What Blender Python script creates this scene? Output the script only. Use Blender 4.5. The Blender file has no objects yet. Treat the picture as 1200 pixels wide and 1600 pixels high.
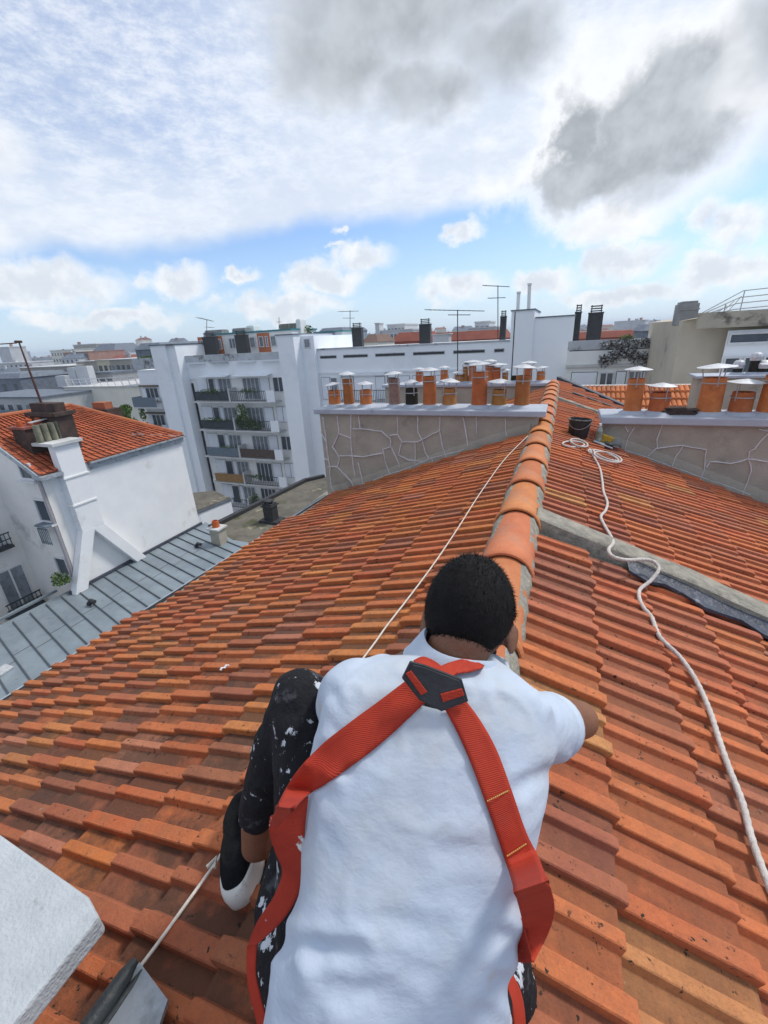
import bpy, bmesh, math, random
from mathutils import Vector, Matrix, noise as mnoise
from mathutils.bvhtree import BVHTree
rnd = random.Random(7)
S = bpy.context.scene
C = S.collection
R = math.radians

# ------------------------------------------------------------------ camera
F, PITCH, ROLL, YAW = 674.0, R(22.0), R(3.1), R(22.6)
_h = Vector((-math.sin(YAW), math.cos(YAW), 0)); _z = Vector((0, 0, 1))
FW = _h*math.cos(PITCH) - _z*math.sin(PITCH)
_rt = FW.cross(_z).normalized(); _up = _rt.cross(FW)
RT = _rt*math.cos(ROLL) - _up*math.sin(ROLL)
UP = _rt*math.sin(ROLL) + _up*math.cos(ROLL)
cam_d = bpy.data.cameras.new('camera'); cam = bpy.data.objects.new('camera', cam_d); C.objects.link(cam)
cam.matrix_world = Matrix(((RT.x, UP.x, -FW.x, 0), (RT.y, UP.y, -FW.y, 0), (RT.z, UP.z, -FW.z, 0), (0, 0, 0, 1)))
cam_d.sensor_fit = 'VERTICAL'; cam_d.sensor_height = 36; cam_d.lens = 36*F/1600
cam_d.clip_start = 0.05; cam_d.clip_end = 6000
S.camera = cam

# ------------------------------------------------------------------ world, sun, exposure
SUN_EL, SUN_AZ = R(54), R(42)          # azimuth measured from +Y towards +X
SUN_STRENGTH, SUN_ANGLE = 2.4, R(10)
S.view_settings.view_transform = 'Standard'; S.view_settings.look = 'None'
S.view_settings.exposure = 0.12; S.view_settings.gamma = 1.0
sun_d = bpy.data.lights.new('sun', 'SUN'); sun_d.energy = SUN_STRENGTH; sun_d.angle = SUN_ANGLE; sun_d.color = (1, .96, .9)
sun = bpy.data.objects.new('sun', sun_d); C.objects.link(sun)
_sd = Vector((math.sin(SUN_AZ)*math.cos(SUN_EL), math.cos(SUN_AZ)*math.cos(SUN_EL), math.sin(SUN_EL)))
sun.rotation_euler = _sd.to_track_quat('Z', 'Y').to_euler()

def build_world():
    W = bpy.data.worlds.new('World'); S.world = W; W.use_nodes = True
    nt = W.node_tree; N = nt.nodes; L = nt.links; N.clear()
    out = N.new('ShaderNodeOutputWorld'); bg = N.new('ShaderNodeBackground'); bg.inputs[1].default_value = 0.1
    L.new(bg.outputs[0], out.inputs[0])
    sky = N.new('ShaderNodeTexSky'); sky.sky_type = 'NISHITA'; sky.sun_disc = False
    sky.sun_elevation = SUN_EL; sky.sun_rotation = SUN_AZ; sky.air_density = 1.0; sky.dust_density = .6; sky.ozone_density = 1.5
    tc = N.new('ShaderNodeTexCoord'); D = tc.outputs['Generated']
    def math_(op, a, b=None, c=None, clamp=False):
        n = N.new('ShaderNodeMath'); n.operation = op; n.use_clamp = clamp
        for i, v in enumerate((a, b, c)):
            if v is None: continue
            if isinstance(v, (int, float)): n.inputs[i].default_value = v
            else: L.new(v, n.inputs[i])
        return n.outputs[0]
    def vm(op, a, b, out_=0):
        n = N.new('ShaderNodeVectorMath'); n.operation = op
        for i, v in enumerate((a, b)):
            if v is None: continue
            if isinstance(v, (tuple, list)): n.inputs[i].default_value = v
            else: L.new(v, n.inputs[i])
        return n.outputs['Value'] if op == 'LENGTH' else n.outputs[0]
    def noise(vec, sc, det=6, rough=.55, dist=0):
        n = N.new('ShaderNodeTexNoise'); n.inputs['Scale'].default_value = sc; n.inputs['Detail'].default_value = det
        n.inputs['Roughness'].default_value = rough; n.inputs['Distortion'].default_value = dist; L.new(vec, n.inputs['Vector']); return n
    def smooth(v, lo, hi, o0=0, o1=1):
        n = N.new('ShaderNodeMapRange'); n.interpolation_type = 'SMOOTHSTEP'; L.new(v, n.inputs[0])
        n.inputs[1].default_value = lo; n.inputs[2].default_value = hi; n.inputs[3].default_value = o0; n.inputs[4].default_value = o1
        return n.outputs[0]
    def mixc(f, a, b):
        n = N.new('ShaderNodeMix'); n.data_type = 'RGBA'
        for i, v in ((0, f), (6, a), (7, b)):
            if isinstance(v, (int, float)): n.inputs[i].default_value = v
            elif isinstance(v, tuple): n.inputs[i].default_value = (v[0], v[1], v[2], 1)
            else: L.new(v, n.inputs[i])
        return n.outputs[2]
    sep = N.new('ShaderNodeSeparateXYZ'); L.new(D, sep.inputs[0])
    az = math_('MULTIPLY', math_('ARCTAN2', sep.outputs[0], sep.outputs[1]), 57.2958)
    el = math_('MULTIPLY', math_('ARCSINE', sep.outputs[2]), 57.2958)
    comb = N.new('ShaderNodeCombineXYZ'); L.new(az, comb.inputs[0]); L.new(el, comb.inputs[1]); AE = comb.outputs[0]
    nz = noise(D, 14, 8, .6); nzl = noise(D, 5, 4, .55)
    def warp(amount, src):
        return vm('ADD', AE, vm('MULTIPLY', vm('SUBTRACT', src.outputs['Color'], (.5, .5, .5)), (amount, amount*.6, 0)))
    AW = warp(9, nz); AW2 = warp(14, nzl); AW3 = vm('ADD', AW2, vm('MULTIPLY', vm('SUBTRACT', nz.outputs['Color'], (.5, .5, .5)), (5, 3, 0)))
    def blobs(lst, co):
        m = None
        for a0, e0, ra, re in lst:
            d = vm('LENGTH', vm('MULTIPLY', vm('SUBTRACT', co, (a0, e0, 0)), (1/ra, 1/re, 0)), None)
            m = d if m is None else math_('MINIMUM', m, d)
        return m
    skyc = N.new('ShaderNodeMix'); skyc.data_type = 'RGBA'; skyc.blend_type = 'MULTIPLY'; skyc.inputs[0].default_value = 1
    L.new(sky.outputs[0], skyc.inputs[6]); skyc.inputs[7].default_value = (1.22, 1.34, 1.60, 1)
    col = skyc.outputs[2]
    # pale haze low over the city
    hz = smooth(el, -2, 12, .80, 0.0)
    col = mixc(hz, col, (5.8, 7.4, 9.2))
    # high thin sheet of cloud above a rising edge
    edge = math_('MULTIPLY_ADD', az, .085, 13.6)
    big = noise(vm('MULTIPLY', D, (1, 1, 2.4)), 2.6, 5, .6, .6)
    dd = math_('SUBTRACT', el, edge)
    dd = math_('MULTIPLY_ADD', math_('SUBTRACT', nzl.outputs['Fac'], .5), 5.0, dd)
    sheet = smooth(dd, -.7, 1.6, 0, .93)
    streak = noise(vm('MULTIPLY', AE, (.045, .10, 0)), 6.5, 10, .74, .1)
    leftness = smooth(az, -44, -24, 1, 0); upness = smooth(el, 12, 20, 0, 1)
    hole = math_('MULTIPLY', math_('MULTIPLY', leftness, upness), smooth(streak.outputs['Fac'], .34, .66, .55, .12))
    sheet = math_('MULTIPLY', sheet, math_('SUBTRACT', 1, math_('MULTIPLY', hole, .9)))
    shc = mixc(smooth(math_('MULTIPLY_ADD', math_('SUBTRACT', streak.outputs['Fac'], .5), .9, big.outputs['Fac']), .35, .7), (7.0, 7.7, 8.8), (8.5, 8.95, 9.6))
    col = mixc(sheet, col, shc)
    # cumulus puffs
    puffs = [(-56, 6.4, 8.5, 2.7), (-63, 9.5, 7, 2.0), (-44.5, 6.6, 4.6, 1.9), (-37.2, 7.2, 2.4, .9), (-24, 8.4, 4.6, 1.9), (-26.5, 11.0, 1.3, .8), (-28, 6.6, 6, 1.8),
             (-11.9, 10.4, 2.4, 1.0), (-13.5, 4.8, 6.5, 1.9), (-33, 4.0, 9, 1.6), (-27, 9.4, 1.8, .45), (-3, 4.8, 4, 1.8), (4.6, 6.2, 5.2, 1.9), (3.2, 9.2, 5.5, 2.2),
             (12.5, 8.0, 4.6, 2.2), (13.5, 4.6, 6, 2.0), (5, 3.0, 9, 1.3), (-52, 3.2, 9, 1.2), (20, 10, 5, 3), (24, 6, 6, 2.6), (2, 13.6, 5.5, 2.2), (-60, 17, 6.5, 3.2)]
    puffs += [(a, 5+3*math.sin(a), 5, 2) for a in range(34, 290, 13)]
    pm = blobs(puffs, AW)
    pd = math_('MULTIPLY_ADD', math_('SUBTRACT', nz.outputs['Fac'], .5), -1.35, pm)
    pmask = smooth(pd, .40, 1.14, .94, 0)
    lump = noise(D, 24, 6, .6)
    pc = mixc(smooth(math_('ADD', math_('MULTIPLY', pd, .40), lump.outputs['Fac']), .48, .90), (7.0, 7.5, 8.2), (9.2, 9.4, 9.6))
    col = mixc(pmask, col, pc)
    # the two shaded grey clouds and their bright rims
    dk = blobs([(4.8, 16.2, 7.0, 5.4), (.6, 14.0, 6.4, 3.2), (6.6, 19.0, 4.6, 3.2), (8.0, 15.2, 5, 3.2), (-1.5, 17, 3, 3.2)], AW)
    dn = math_('MULTIPLY_ADD', math_('SUBTRACT', nz.outputs['Fac'], .5), -1.1, dk)
    rim = smooth(dn, 1.0, 1.9, .75, 0)
    col = mixc(rim, col, (9.7, 9.8, 10.0))
    dark = smooth(dn, .50, 1.22, 1, 0)
    dcol = mixc(smooth(nz.outputs['Fac'], .30, .72), (3.5, 3.85, 4.25), (5.6, 6.0, 6.5))
    col = mixc(math_('MULTIPLY', dark, .96), col, dcol)
    dk2 = blobs([(-17, 27.5, 13, 5.2), (-24, 24.5, 8, 3.6), (-9, 23.5, 7, 3.4), (-16, 21.5, 6, 2.4), (15, 19.0, 4.6, 3.6)], AW3)
    dn2 = math_('MULTIPLY_ADD', math_('SUBTRACT', nzl.outputs['Fac'], .5), -.9, dk2)
    dark2 = smooth(dn2, .25, 1.35, .95, 0)
    dcol2 = mixc(smooth(nz.outputs['Fac'], .3, .7), (3.9, 4.2, 4.6), (5.3, 5.7, 6.2))
    col = mixc(dark2, col, dcol2)
    L.new(col, bg.inputs[0])
build_world()

# ------------------------------------------------------------------ pixel helpers (used only to measure positions)
def ray(px, py): return (RT*(px-600) - UP*(py-800) + FW*F)
def at(px, py, ax, v):
    d = ray(px, py); return d*(v/d[ax])
def cp(px, py, depth): return ray(px, py)*(depth/F)

# ------------------------------------------------------------------ materials
MATS = {}
def mat(name, c1, c2=None, scale=6.0, rough=.8, bump=.15, bscale=60.0, metal=0.0, spots=None, attr=None, spec=.3, stretch=(1, 1, 1), lo=.35, hi=.65, streaks=None):
    if name in MATS: return MATS[name]
    m = bpy.data.materials.new(name); m.use_nodes = True; nt = m.node_tree; N = nt.nodes; L = nt.links
    b = N['Principled BSDF']; b.inputs['Roughness'].default_value = rough; b.inputs['Metallic'].default_value = metal
    b.inputs['Specular IOR Level'].default_value = spec
    tc = N.new('ShaderNodeTexCoord'); mp = N.new('ShaderNodeMapping'); L.new(tc.outputs['Object'], mp.inputs[0]); mp.inputs['Scale'].default_value = stretch
    if c2 is None: c2 = tuple(x*.82 for x in c1)
    n = N.new('ShaderNodeTexNoise'); n.inputs['Scale'].default_value = scale; n.inputs['Detail'].default_value = 8; n.inputs['Roughness'].default_value = .62
    L.new(mp.outputs[0], n.inputs['Vector'])
    r = N.new('ShaderNodeValToRGB'); L.new(n.outputs['Fac'], r.inputs[0])
    r.color_ramp.elements[0].position = lo; r.color_ramp.elements[1].position = hi
    r.color_ramp.elements[0].color = (*c2, 1); r.color_ramp.elements[1].color = (*c1, 1)
    col = r.outputs[0]
    if attr:
        a = N.new('ShaderNodeAttribute'); a.attribute_name = attr
        mx = N.new('ShaderNodeMix'); mx.data_type = 'RGBA'; mx.blend_type = 'MULTIPLY'; mx.inputs[0].default_value = 1
        L.new(col, mx.inputs[6]); L.new(a.outputs['Color'], mx.inputs[7]); col = mx.outputs[2]
    for sp in (spots or []):           # (colour, scale, threshold, softness)
        sc, ssc, th, so = sp[:4]
        v = N.new('ShaderNodeTexNoise'); v.inputs['Scale'].default_value = ssc; v.inputs['Detail'].default_value = 5; v.inputs['Roughness'].default_value = .65
        mp2 = N.new('ShaderNodeMapping'); L.new(tc.outputs['Object'], mp2.inputs[0]); mp2.inputs['Location'].default_value = (ssc*.37, 1.7, ssc*.11)
        if len(sp) > 4: mp2.inputs['Scale'].default_value = sp[4]
        L.new(mp2.outputs[0], v.inputs['Vector'])
        mr = N.new('ShaderNodeMapRange'); L.new(v.outputs['Fac'], mr.inputs[0]); mr.inputs[1].default_value = th; mr.inputs[2].default_value = th+so
        mx = N.new('ShaderNodeMix'); mx.data_type = 'RGBA'; L.new(mr.outputs[0], mx.inputs[0]); L.new(col, mx.inputs[6]); mx.inputs[7].default_value = (*sc, 1); col = mx.outputs[2]
    L.new(col, b.inputs['Base Color'])
    if bump:
        n2 = N.new('ShaderNodeTexNoise'); n2.inputs['Scale'].default_value = bscale; n2.inputs['Detail'].default_value = 6
        L.new(mp.outputs[0], n2.inputs['Vector'])
        bp = N.new('ShaderNodeBump'); bp.inputs['Strength'].default_value = bump; bp.inputs['Distance'].default_value = .02
        L.new(n2.outputs['Fac'], bp.inputs['Height']); L.new(bp.outputs[0], b.inputs['Normal'])
    MATS[name] = m; return m

def tile_material(name, grime, dist=.01):
    """fired clay: colour per tile from the 'tint' attribute, soot and lichen in blotches that favour the pans ('pan')"""
    m = bpy.data.materials.new(name); m.use_nodes = True; nt = m.node_tree; N = nt.nodes; L = nt.links
    b = N['Principled BSDF']; b.inputs['Roughness'].default_value = .85; b.inputs['Specular IOR Level'].default_value = .25
    tc = N.new('ShaderNodeTexCoord')
    def nz(sc, det=6, ro=.6, off=0, stretch=(1, 1, 1)):
        mp = N.new('ShaderNodeMapping'); L.new(tc.outputs['Object'], mp.inputs[0]); mp.inputs['Location'].default_value = (off, off*1.3, 0); mp.inputs['Scale'].default_value = stretch
        n = N.new('ShaderNodeTexNoise'); n.inputs['Scale'].default_value = sc; n.inputs['Detail'].default_value = det; n.inputs['Roughness'].default_value = ro
        L.new(mp.outputs[0], n.inputs['Vector']); return n.outputs['Fac']
    def mr(v, a, b_, c=0, d=1):
        n = N.new('ShaderNodeMapRange'); n.inputs[1].default_value = a; n.inputs[2].default_value = b_; n.inputs[3].default_value = c; n.inputs[4].default_value = d; L.new(v, n.inputs[0]); return n.outputs[0]
    def mx(f, a, c, mode='MIX'):
        n = N.new('ShaderNodeMix'); n.data_type = 'RGBA'; n.blend_type = mode
        if isinstance(f, (int, float)): n.inputs[0].default_value = f
        else: L.new(f, n.inputs[0])
        L.new(a, n.inputs[6])
        if isinstance(c, tuple): n.inputs[7].default_value = (*c, 1)
        else: L.new(c, n.inputs[7])
        return n.outputs[2]
    def mt(op, a, c):
        n = N.new('ShaderNodeMath'); n.operation = op; L.new(a, n.inputs[0])
        if isinstance(c, (int, float)): n.inputs[1].default_value = c
        else: L.new(c, n.inputs[1])
        return n.outputs[0]
    a = N.new('ShaderNodeAttribute'); a.attribute_name = 'tint'; col = a.outputs['Color']
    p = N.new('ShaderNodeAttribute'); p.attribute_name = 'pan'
    col = mx(mr(nz(9), .3, .7, 0, .55), col, (.46, .17, .075))
    col = mx(mr(nz(30, 6, .7, 3), .4, .75, 0, .45), col, (.2, .075, .045))
    col = mx(mr(nz(170, 4, .7, 9), .52, .72, 0, .45), col, (.16, .07, .045))
    col = mx(mr(nz(120, 4, .7, 39), .60, .75, 0, .35), col, (.62, .32, .18))
    col = mx(mr(nz(1.3, 6, .65, 31), .50, .72, 0, .30), col, (.17, .085, .06))
    col = mx(mr(nz(5, 6, .7, 51), .42, .62, 0, .14), col, (.70, .28, .13))
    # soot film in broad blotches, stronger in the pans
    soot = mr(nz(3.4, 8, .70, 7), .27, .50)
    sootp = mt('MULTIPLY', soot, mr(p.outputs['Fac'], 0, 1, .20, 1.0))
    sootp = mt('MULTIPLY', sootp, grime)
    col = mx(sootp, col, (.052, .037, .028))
    # black moss flecks, pale lichen
    fl = mr(nz(48, 4, .6, 11), .63, .67)
    fl = mt('MULTIPLY', fl, mr(nz(4, 4, .6, 5), .40, .55))
    col = mx(fl, col, (.03, .025, .02))
    li = mt('MULTIPLY', mr(nz(38, 5, .6, 19), .68, .73), mr(nz(2.5, 3, .6, 25), .5, .62, 0, .8))
    col = mx(li, col, (.33, .33, .30))
    L.new(col, b.inputs['Base Color'])
    bp = N.new('ShaderNodeBump'); bp.inputs['Strength'].default_value = .55; bp.inputs['Distance'].default_value = dist
    L.new(nz(85, 9, .72), bp.inputs['Height']); L.new(bp.outputs[0], b.inputs['Normal'])
    return m
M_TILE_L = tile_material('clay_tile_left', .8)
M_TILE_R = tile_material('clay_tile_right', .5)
M_RIDGE = mat('ridge_clay', (.56, .21, .085), (.46, .15, .06), 7, .8, .3, 90, spots=[((.05, .04, .03), 26, .67, .05), ((.40, .2, .13), 3, .5, .2), ((.35, .33, .3), 60, .71, .04)], attr='tint')
M_MORTAR = mat('lime_mortar', (.36, .33, .27), (.2, .19, .16), 14, .95, .6, 60, spots=[((.08, .08, .06), 8, .58, .15)])
M_RENDER = mat('grey_render', (.42, .385, .32), (.33, .305, .255), 3.2, .95, .4, 50, spots=[((.13, .12, .10), 1.6, .56, .2), ((.34, .28, .21), 5, .6, .2)])
M_FILLER = mat('crack_filler', (.76, .75, .77), (.64, .63, .65), 30, .8, .2)
M_COPE = mat('painted_coping', (.42, .455, .52), (.35, .385, .44), 5, .6, .15, 40, spots=[((.2, .2, .2), 7, .64, .15)])
M_POT = mat('pot_clay', (.52, .20, .07), (.40, .13, .045), 9, .8, .3, 60, spots=[((.10, .07, .05), 7, .58, .2), ((.55, .33, .1), 5, .62, .2)], attr='tint')
M_ALU = mat('rain_cap_metal', (.66, .67, .68), (.45, .45, .46), 12, .45, .05, metal=.35)
M_STEEL = mat('stay_metal', (.45, .45, .45), None, 9, .5, 0, metal=.5)
M_ZINC = mat('zinc_sheet', (.27, .32, .355), (.20, .24, .27), 1.1, .5, .05, 12, metal=.25, spots=[((.25, .28, .30), 2.7, .55, .2), ((.1, .115, .12), 5, .62, .15)])
M_ZINCL = mat('zinc_light', (.42, .46, .5), (.3, .33, .36), 6, .5, .1, metal=.2, spots=[((.10, .11, .11), 5, .52, .2)])
M_ZINCD = mat('zinc_seam', (.09, .105, .12), None, 4, .5, 0, metal=.2)
M_WHITE = mat('white_render', (.80, .80, .80), (.73, .74, .75), 1.2, .9, .15, 30, spots=[((.62, .61, .59), .9, .60, .12), ((.55, .55, .55), 4, .70, .05)])
M_OFFW = mat('offwhite_render', (.78, .76, .73), (.70, .68, .65), 1.0, .9, .15, 30, spots=[((.45, .43, .4), .7, .58, .15)])
M_FACADE = mat('facade_paint', (.83, .855, .88), (.77, .795, .82), .35, .85, .05, 12, spots=[((.66, .69, .72), .22, .58, .2)])
M_FACADE2 = mat('facade_cream', (.80, .80, .78), (.73, .73, .71), .6, .85, .05, 12)
M_STAIN = mat('stained_concrete', (.50, .52, .54), (.38, .40, .42), .8, .95, .3, 8, spots=[((.09, .09, .085), .9, .54, .12)])
M_BEIGE = mat('beige_concrete', (.52, .46, .365), (.43, .385, .31), .5, .9, .2, 10, spots=[((.2, .18, .15), .6, .6, .12)])
M_GLASS = mat('window_glass', (.045, .06, .075), (.09, .11, .13), .8, .12, 0, spec=.6)
M_GLASSL = mat('curtained_glass', (.25, .28, .31), (.12, .14, .16), 2.0, .15, 0, spec=.6)
M_FRAME = mat('window_frame', (.68, .69, .70), None, 3, .5, 0)
M_SHUT = mat('shutter_white', (.76, .79, .83), (.70, .73, .77), 2, .6, 0)
M_RAIL = mat('dark_railing', (.06, .075, .085), (.035, .04, .045), 3, .6, 0)
M_RAILB = mat('brown_screen', (.12, .09, .075), (.08, .06, .05), 3, .8, 0)
M_REED = mat('reed_screen', (.34, .2, .09), (.24, .14, .06), 6, .9, 0)
M_RAILG = mat('grey_screen', (.17, .21, .25), (.13, .16, .19), 6, .9, 0)
M_SLAB = mat('balcony_slab', (.58, .58, .57), (.46, .46, .45), 1, .9, 0)
M_ORANGE = mat('orange_panel', (.52, .17, .07), None, 1, .7, 0)
M_TEAL = mat('teal_trim', (.05, .23, .25), None, 1, .6, 0)
M_DARK = mat('dark_metal', (.045, .047, .05), (.03, .03, .033), 4, .6, .1)
M_BRICK = mat('old_brick', (.09, .06, .05), (.05, .035, .03), 3, .95, .5, 25, spots=[((.2, .08, .06), 4, .6, .15)])
M_ROOFRED = mat('red_roof', (.46, .12, .05), (.34, .085, .04), 1.5, .85, .2, 18, spots=[((.13, .05, .035), 1.0, .55, .2)], attr='tint')
M_MOSS = mat('mossy_gravel', (.165, .15, .12), (.10, .092, .075), 1.2, .97, .5, 20, spots=[((.33, .3, .22), .9, .60, .05), ((.065, .07, .03), .45, .57, .10), ((.05, .05, .04), 2.2, .6, .1)])
M_SLATE = mat('slate', (.17, .2, .24), (.11, .13, .16), 1.5, .7, .1)
M_LEAF = mat('leaf', (.07, .13, .03), (.035, .075, .02), 9, .7, 0)
M_LEAFL = mat('leaf_light', (.16, .25, .05), (.08, .14, .03), 9, .7, 0)
M_FLOWER = mat('flower', (.5, .05, .06), None, 9, .7, 0)
M_WOOD = mat('weathered_wood', (.2, .15, .1), (.12, .09, .06), 5, .9, .2)
M_LEAD = mat('lead_flashing', (.075, .085, .115), (.035, .04, .055), 9, .45, .5, 30, spots=[((.2, .22, .25), 14, .62, .1)])
M_RUBBER = mat('black_rubber', (.05, .058, .062), (.03, .035, .038), 12, .5, .2)
M_ROPE = mat('rope_fibre', (.66, .60, .55), (.5, .45, .41), 60, .95, .4, 300)
M_LINE = mat('thin_cord', (.72, .66, .58), (.55, .5, .44), 80, .9, .2, 300)
M_PLAST = mat('black_plastic', (.018, .018, .02), (.03, .03, .03), 20, .45, .1, spots=[((.3, .3, .3), 22, .70, .03)])
M_GROUND = mat('city_ground', (.13, .13, .12), (.08, .085, .08), .05, .95, .1, 2)
M_WBLOCK = mat('roughcast_white', (.47, .50, .52), (.40, .43, .45), 14, .95, .35, 130, spots=[((.34, .36, .37), 16, .64, .05), ((.4, .4, .37), 3, .6, .1)])
M_WSIDE = mat('slab_side', (.40, .37, .38), (.33, .3, .31), 20, .95, .5, 90)

# ------------------------------------------------------------------ mesh helpers
class MB:
    def __init__(s): s.v = []; s.f = []; s.m = []; s.c = []; s.p = []
    def add(s, vs, fs, mi=0, col=(1, 1, 1), pan=None):
        o = len(s.v); s.v += [Vector(v) for v in vs]
        for i, f in enumerate(fs):
            s.f.append(tuple(o+k for k in f)); s.m.append(mi); s.c.append(col); s.p.append(pan[i] if pan else 0)
        return s
    def box(s, x0, x1, y0, y1, z0, z1, mi=0, col=(1, 1, 1)):
        vs = [(x, y, z) for z in (z0, z1) for y in (y0, y1) for x in (x0, x1)]
        return s.add(vs, [(0, 2, 3, 1), (4, 5, 7, 6), (0, 1, 5, 4), (2, 6, 7, 3), (0, 4, 6, 2), (1, 3, 7, 5)], mi, col)
    def hexa(s, bot, top, mi=0, col=(1, 1, 1)):      # n-gon prism between two loops
        n = len(bot); fs = [tuple(range(n-1, -1, -1)), tuple(range(n, 2*n))] + [(i, (i+1) % n, n+(i+1) % n, n+i) for i in range(n)]
        return s.add(list(bot)+list(top), fs, mi, col)
    def prism(s, pts, d, mi=0, col=(1, 1, 1)):
        d = Vector(d); return s.hexa([Vector(p) for p in pts], [Vector(p)+d for p in pts], mi, col)
    def tube(s, pts, r, n=8, mi=0, col=(1, 1, 1), caps=True, ref=None):
        pts = [Vector(p) for p in pts]; k = len(pts); rs = r if isinstance(r, (list, tuple)) else [r]*k
        vs = []; prev = None
        for i, p in enumerate(pts):
            t = (pts[min(i+1, k-1)]-pts[max(i-1, 0)]).normalized()
            if prev is None:
                a = Vector((0, 0, 1)) if abs(t.z) < .9 else Vector((1, 0, 0)); u = t.cross(a).normalized()
            else: u = (prev - t*prev.dot(t)).normalized()
            prev = u; w = t.cross(u)
            for j in range(n):
                a = 2*math.pi*j/n; vs.append(p+(u*math.cos(a)+w*math.sin(a))*rs[i])
        fs = [(i*n+j, i*n+(j+1) % n, (i+1)*n+(j+1) % n, (i+1)*n+j) for i in range(k-1) for j in range(n)]
        if caps: fs += [tuple(range(n-1, -1, -1)), tuple(range((k-1)*n, k*n))]
        return s.add(vs, fs, mi, col)
    def lathe(s, c, prof, n=20, mi=0, col=(1, 1, 1), axis=(0, 0, 1), caps=True):
        c = Vector(c); ax = Vector(axis).normalized(); a = Vector((1, 0, 0)) if abs(ax.x) < .9 else Vector((0, 1, 0)); u = ax.cross(a).normalized(); w = ax.cross(u)
        vs = [c+ax*h+(u*math.cos(2*math.pi*j/n)+w*math.sin(2*math.pi*j/n))*r for r, h in prof for j in range(n)]
        k = len(prof); fs = [(i*n+j, i*n+(j+1) % n, (i+1)*n+(j+1) % n, (i+1)*n+j) for i in range(k-1) for j in range(n)]
        if caps: fs += [tuple(range(n-1, -1, -1)), tuple(range((k-1)*n, k*n))]
        return s.add(vs, fs, mi, col)
    def build(s, name, mats, parent=None, smooth=None, bevel=0, origin=None):
        me = bpy.data.meshes.new(name)
        o3 = Vector(origin) if origin is not None else Vector((0, 0, 0))
        me.from_pydata([tuple(v-o3) for v in s.v], [], s.f); 
        if not isinstance(mats, (list, tuple)): mats = [mats]
        for m in mats: me.materials.append(m)
        me.polygons.foreach_set('material_index', s.m)
        if any(c != (1, 1, 1) for c in s.c) or any(n_.type == 'ATTRIBUTE' for m in mats for n_ in m.node_tree.nodes):
            at_ = me.color_attributes.new('tint', 'FLOAT_COLOR', 'CORNER'); buf = []
            for i, f in enumerate(s.f): buf += [*s.c[i], 1]*len(f)
            at_.data.foreach_set('color', buf)
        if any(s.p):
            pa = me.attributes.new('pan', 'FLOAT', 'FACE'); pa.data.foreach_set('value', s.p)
        me.update()
        if smooth is not None:
            me.polygons.foreach_set('use_smooth', [True]*len(me.polygons))
            me.set_sharp_from_angle(angle=R(smooth))
        o = bpy.data.objects.new(name, me); C.objects.link(o); o.location = o3
        if parent: 
            o.parent = parent; o.location = o3 - gloc(parent)
        if bevel:
            bv = o.modifiers.new('bevel', 'BEVEL'); bv.width = bevel; bv.segments = 2; bv.limit_method = 'ANGLE'
        return o
def gloc(o):
    v = Vector(o.location)
    while o.parent: o = o.parent; v += o.location
    return v
def empty(name, loc=(0, 0, 0)):
    o = bpy.data.objects.new(name, None); C.objects.link(o); o.location = loc; o.empty_display_size = .2; return o
def tag(o, label=None, cat=None, group=None, kind=None):
    if label: o['label'] = label
    if cat: o['category'] = cat
    if group: o['group'] = group
    if kind: o['kind'] = kind
    return o
def copy_tree(o, parent=None, loc=None):
    c = o.copy(); C.objects.link(c); c.parent = parent
    if loc is not None: c.location = loc
    for ch in [x for x in C.objects if x.parent == o]: copy_tree(ch, c)
    return c

# ------------------------------------------------------------------ ground
tag(MB().box(-2500, 2500, -800, 4000, -26, -25).build('ground', M_GROUND), kind='structure')

# ------------------------------------------------------------------ our tiled roof
X0, Z0, A = -.180, -1.092, R(20)          # ridge axis and slope
CA, SA, TA = math.cos(A), math.sin(A), math.tan(A)
def roofz(x): return Z0 - TA*abs(x-X0)
def on_roof(px, py, side, lift=0.0):
    d = ray(px, py); n = Vector((side*TA, 0, 1)); c = Z0 + side*TA*X0 + lift/CA
    return d*(c/n.dot(d))
TW, TE = .20, .285
PROF = [(-.004, -.006), (-.004, .021), (-.001, .024), (.036, .023), (.039, .021), (.046, .003), (.050, .0), (.101, .0), (.105, .002), (.111, .018), (.114, .020), (.139, .019), (.142, .017), (.149, .003), (.153, 0), (.2, 0)]
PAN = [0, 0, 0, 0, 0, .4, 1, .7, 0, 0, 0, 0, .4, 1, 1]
TINTS = [((.66, .185, .045), 6), ((.60, .145, .042), 6), ((.52, .115, .04), 4), ((.43, .12, .055), 2.5), ((.32, .105, .06), 1.8), ((.66, .225, .06), 2.0), ((.54, .20, .12), 1.0)]
def pick(ts):
    t = rnd.random()*sum(w for _, w in ts)
    for c, w in ts:
        t -= w
        if t <= 0: break
    j = rnd.uniform(.88, 1.1); return (c[0]*j, c[1]*j*rnd.uniform(.92, 1.08), c[2]*j)
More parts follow.
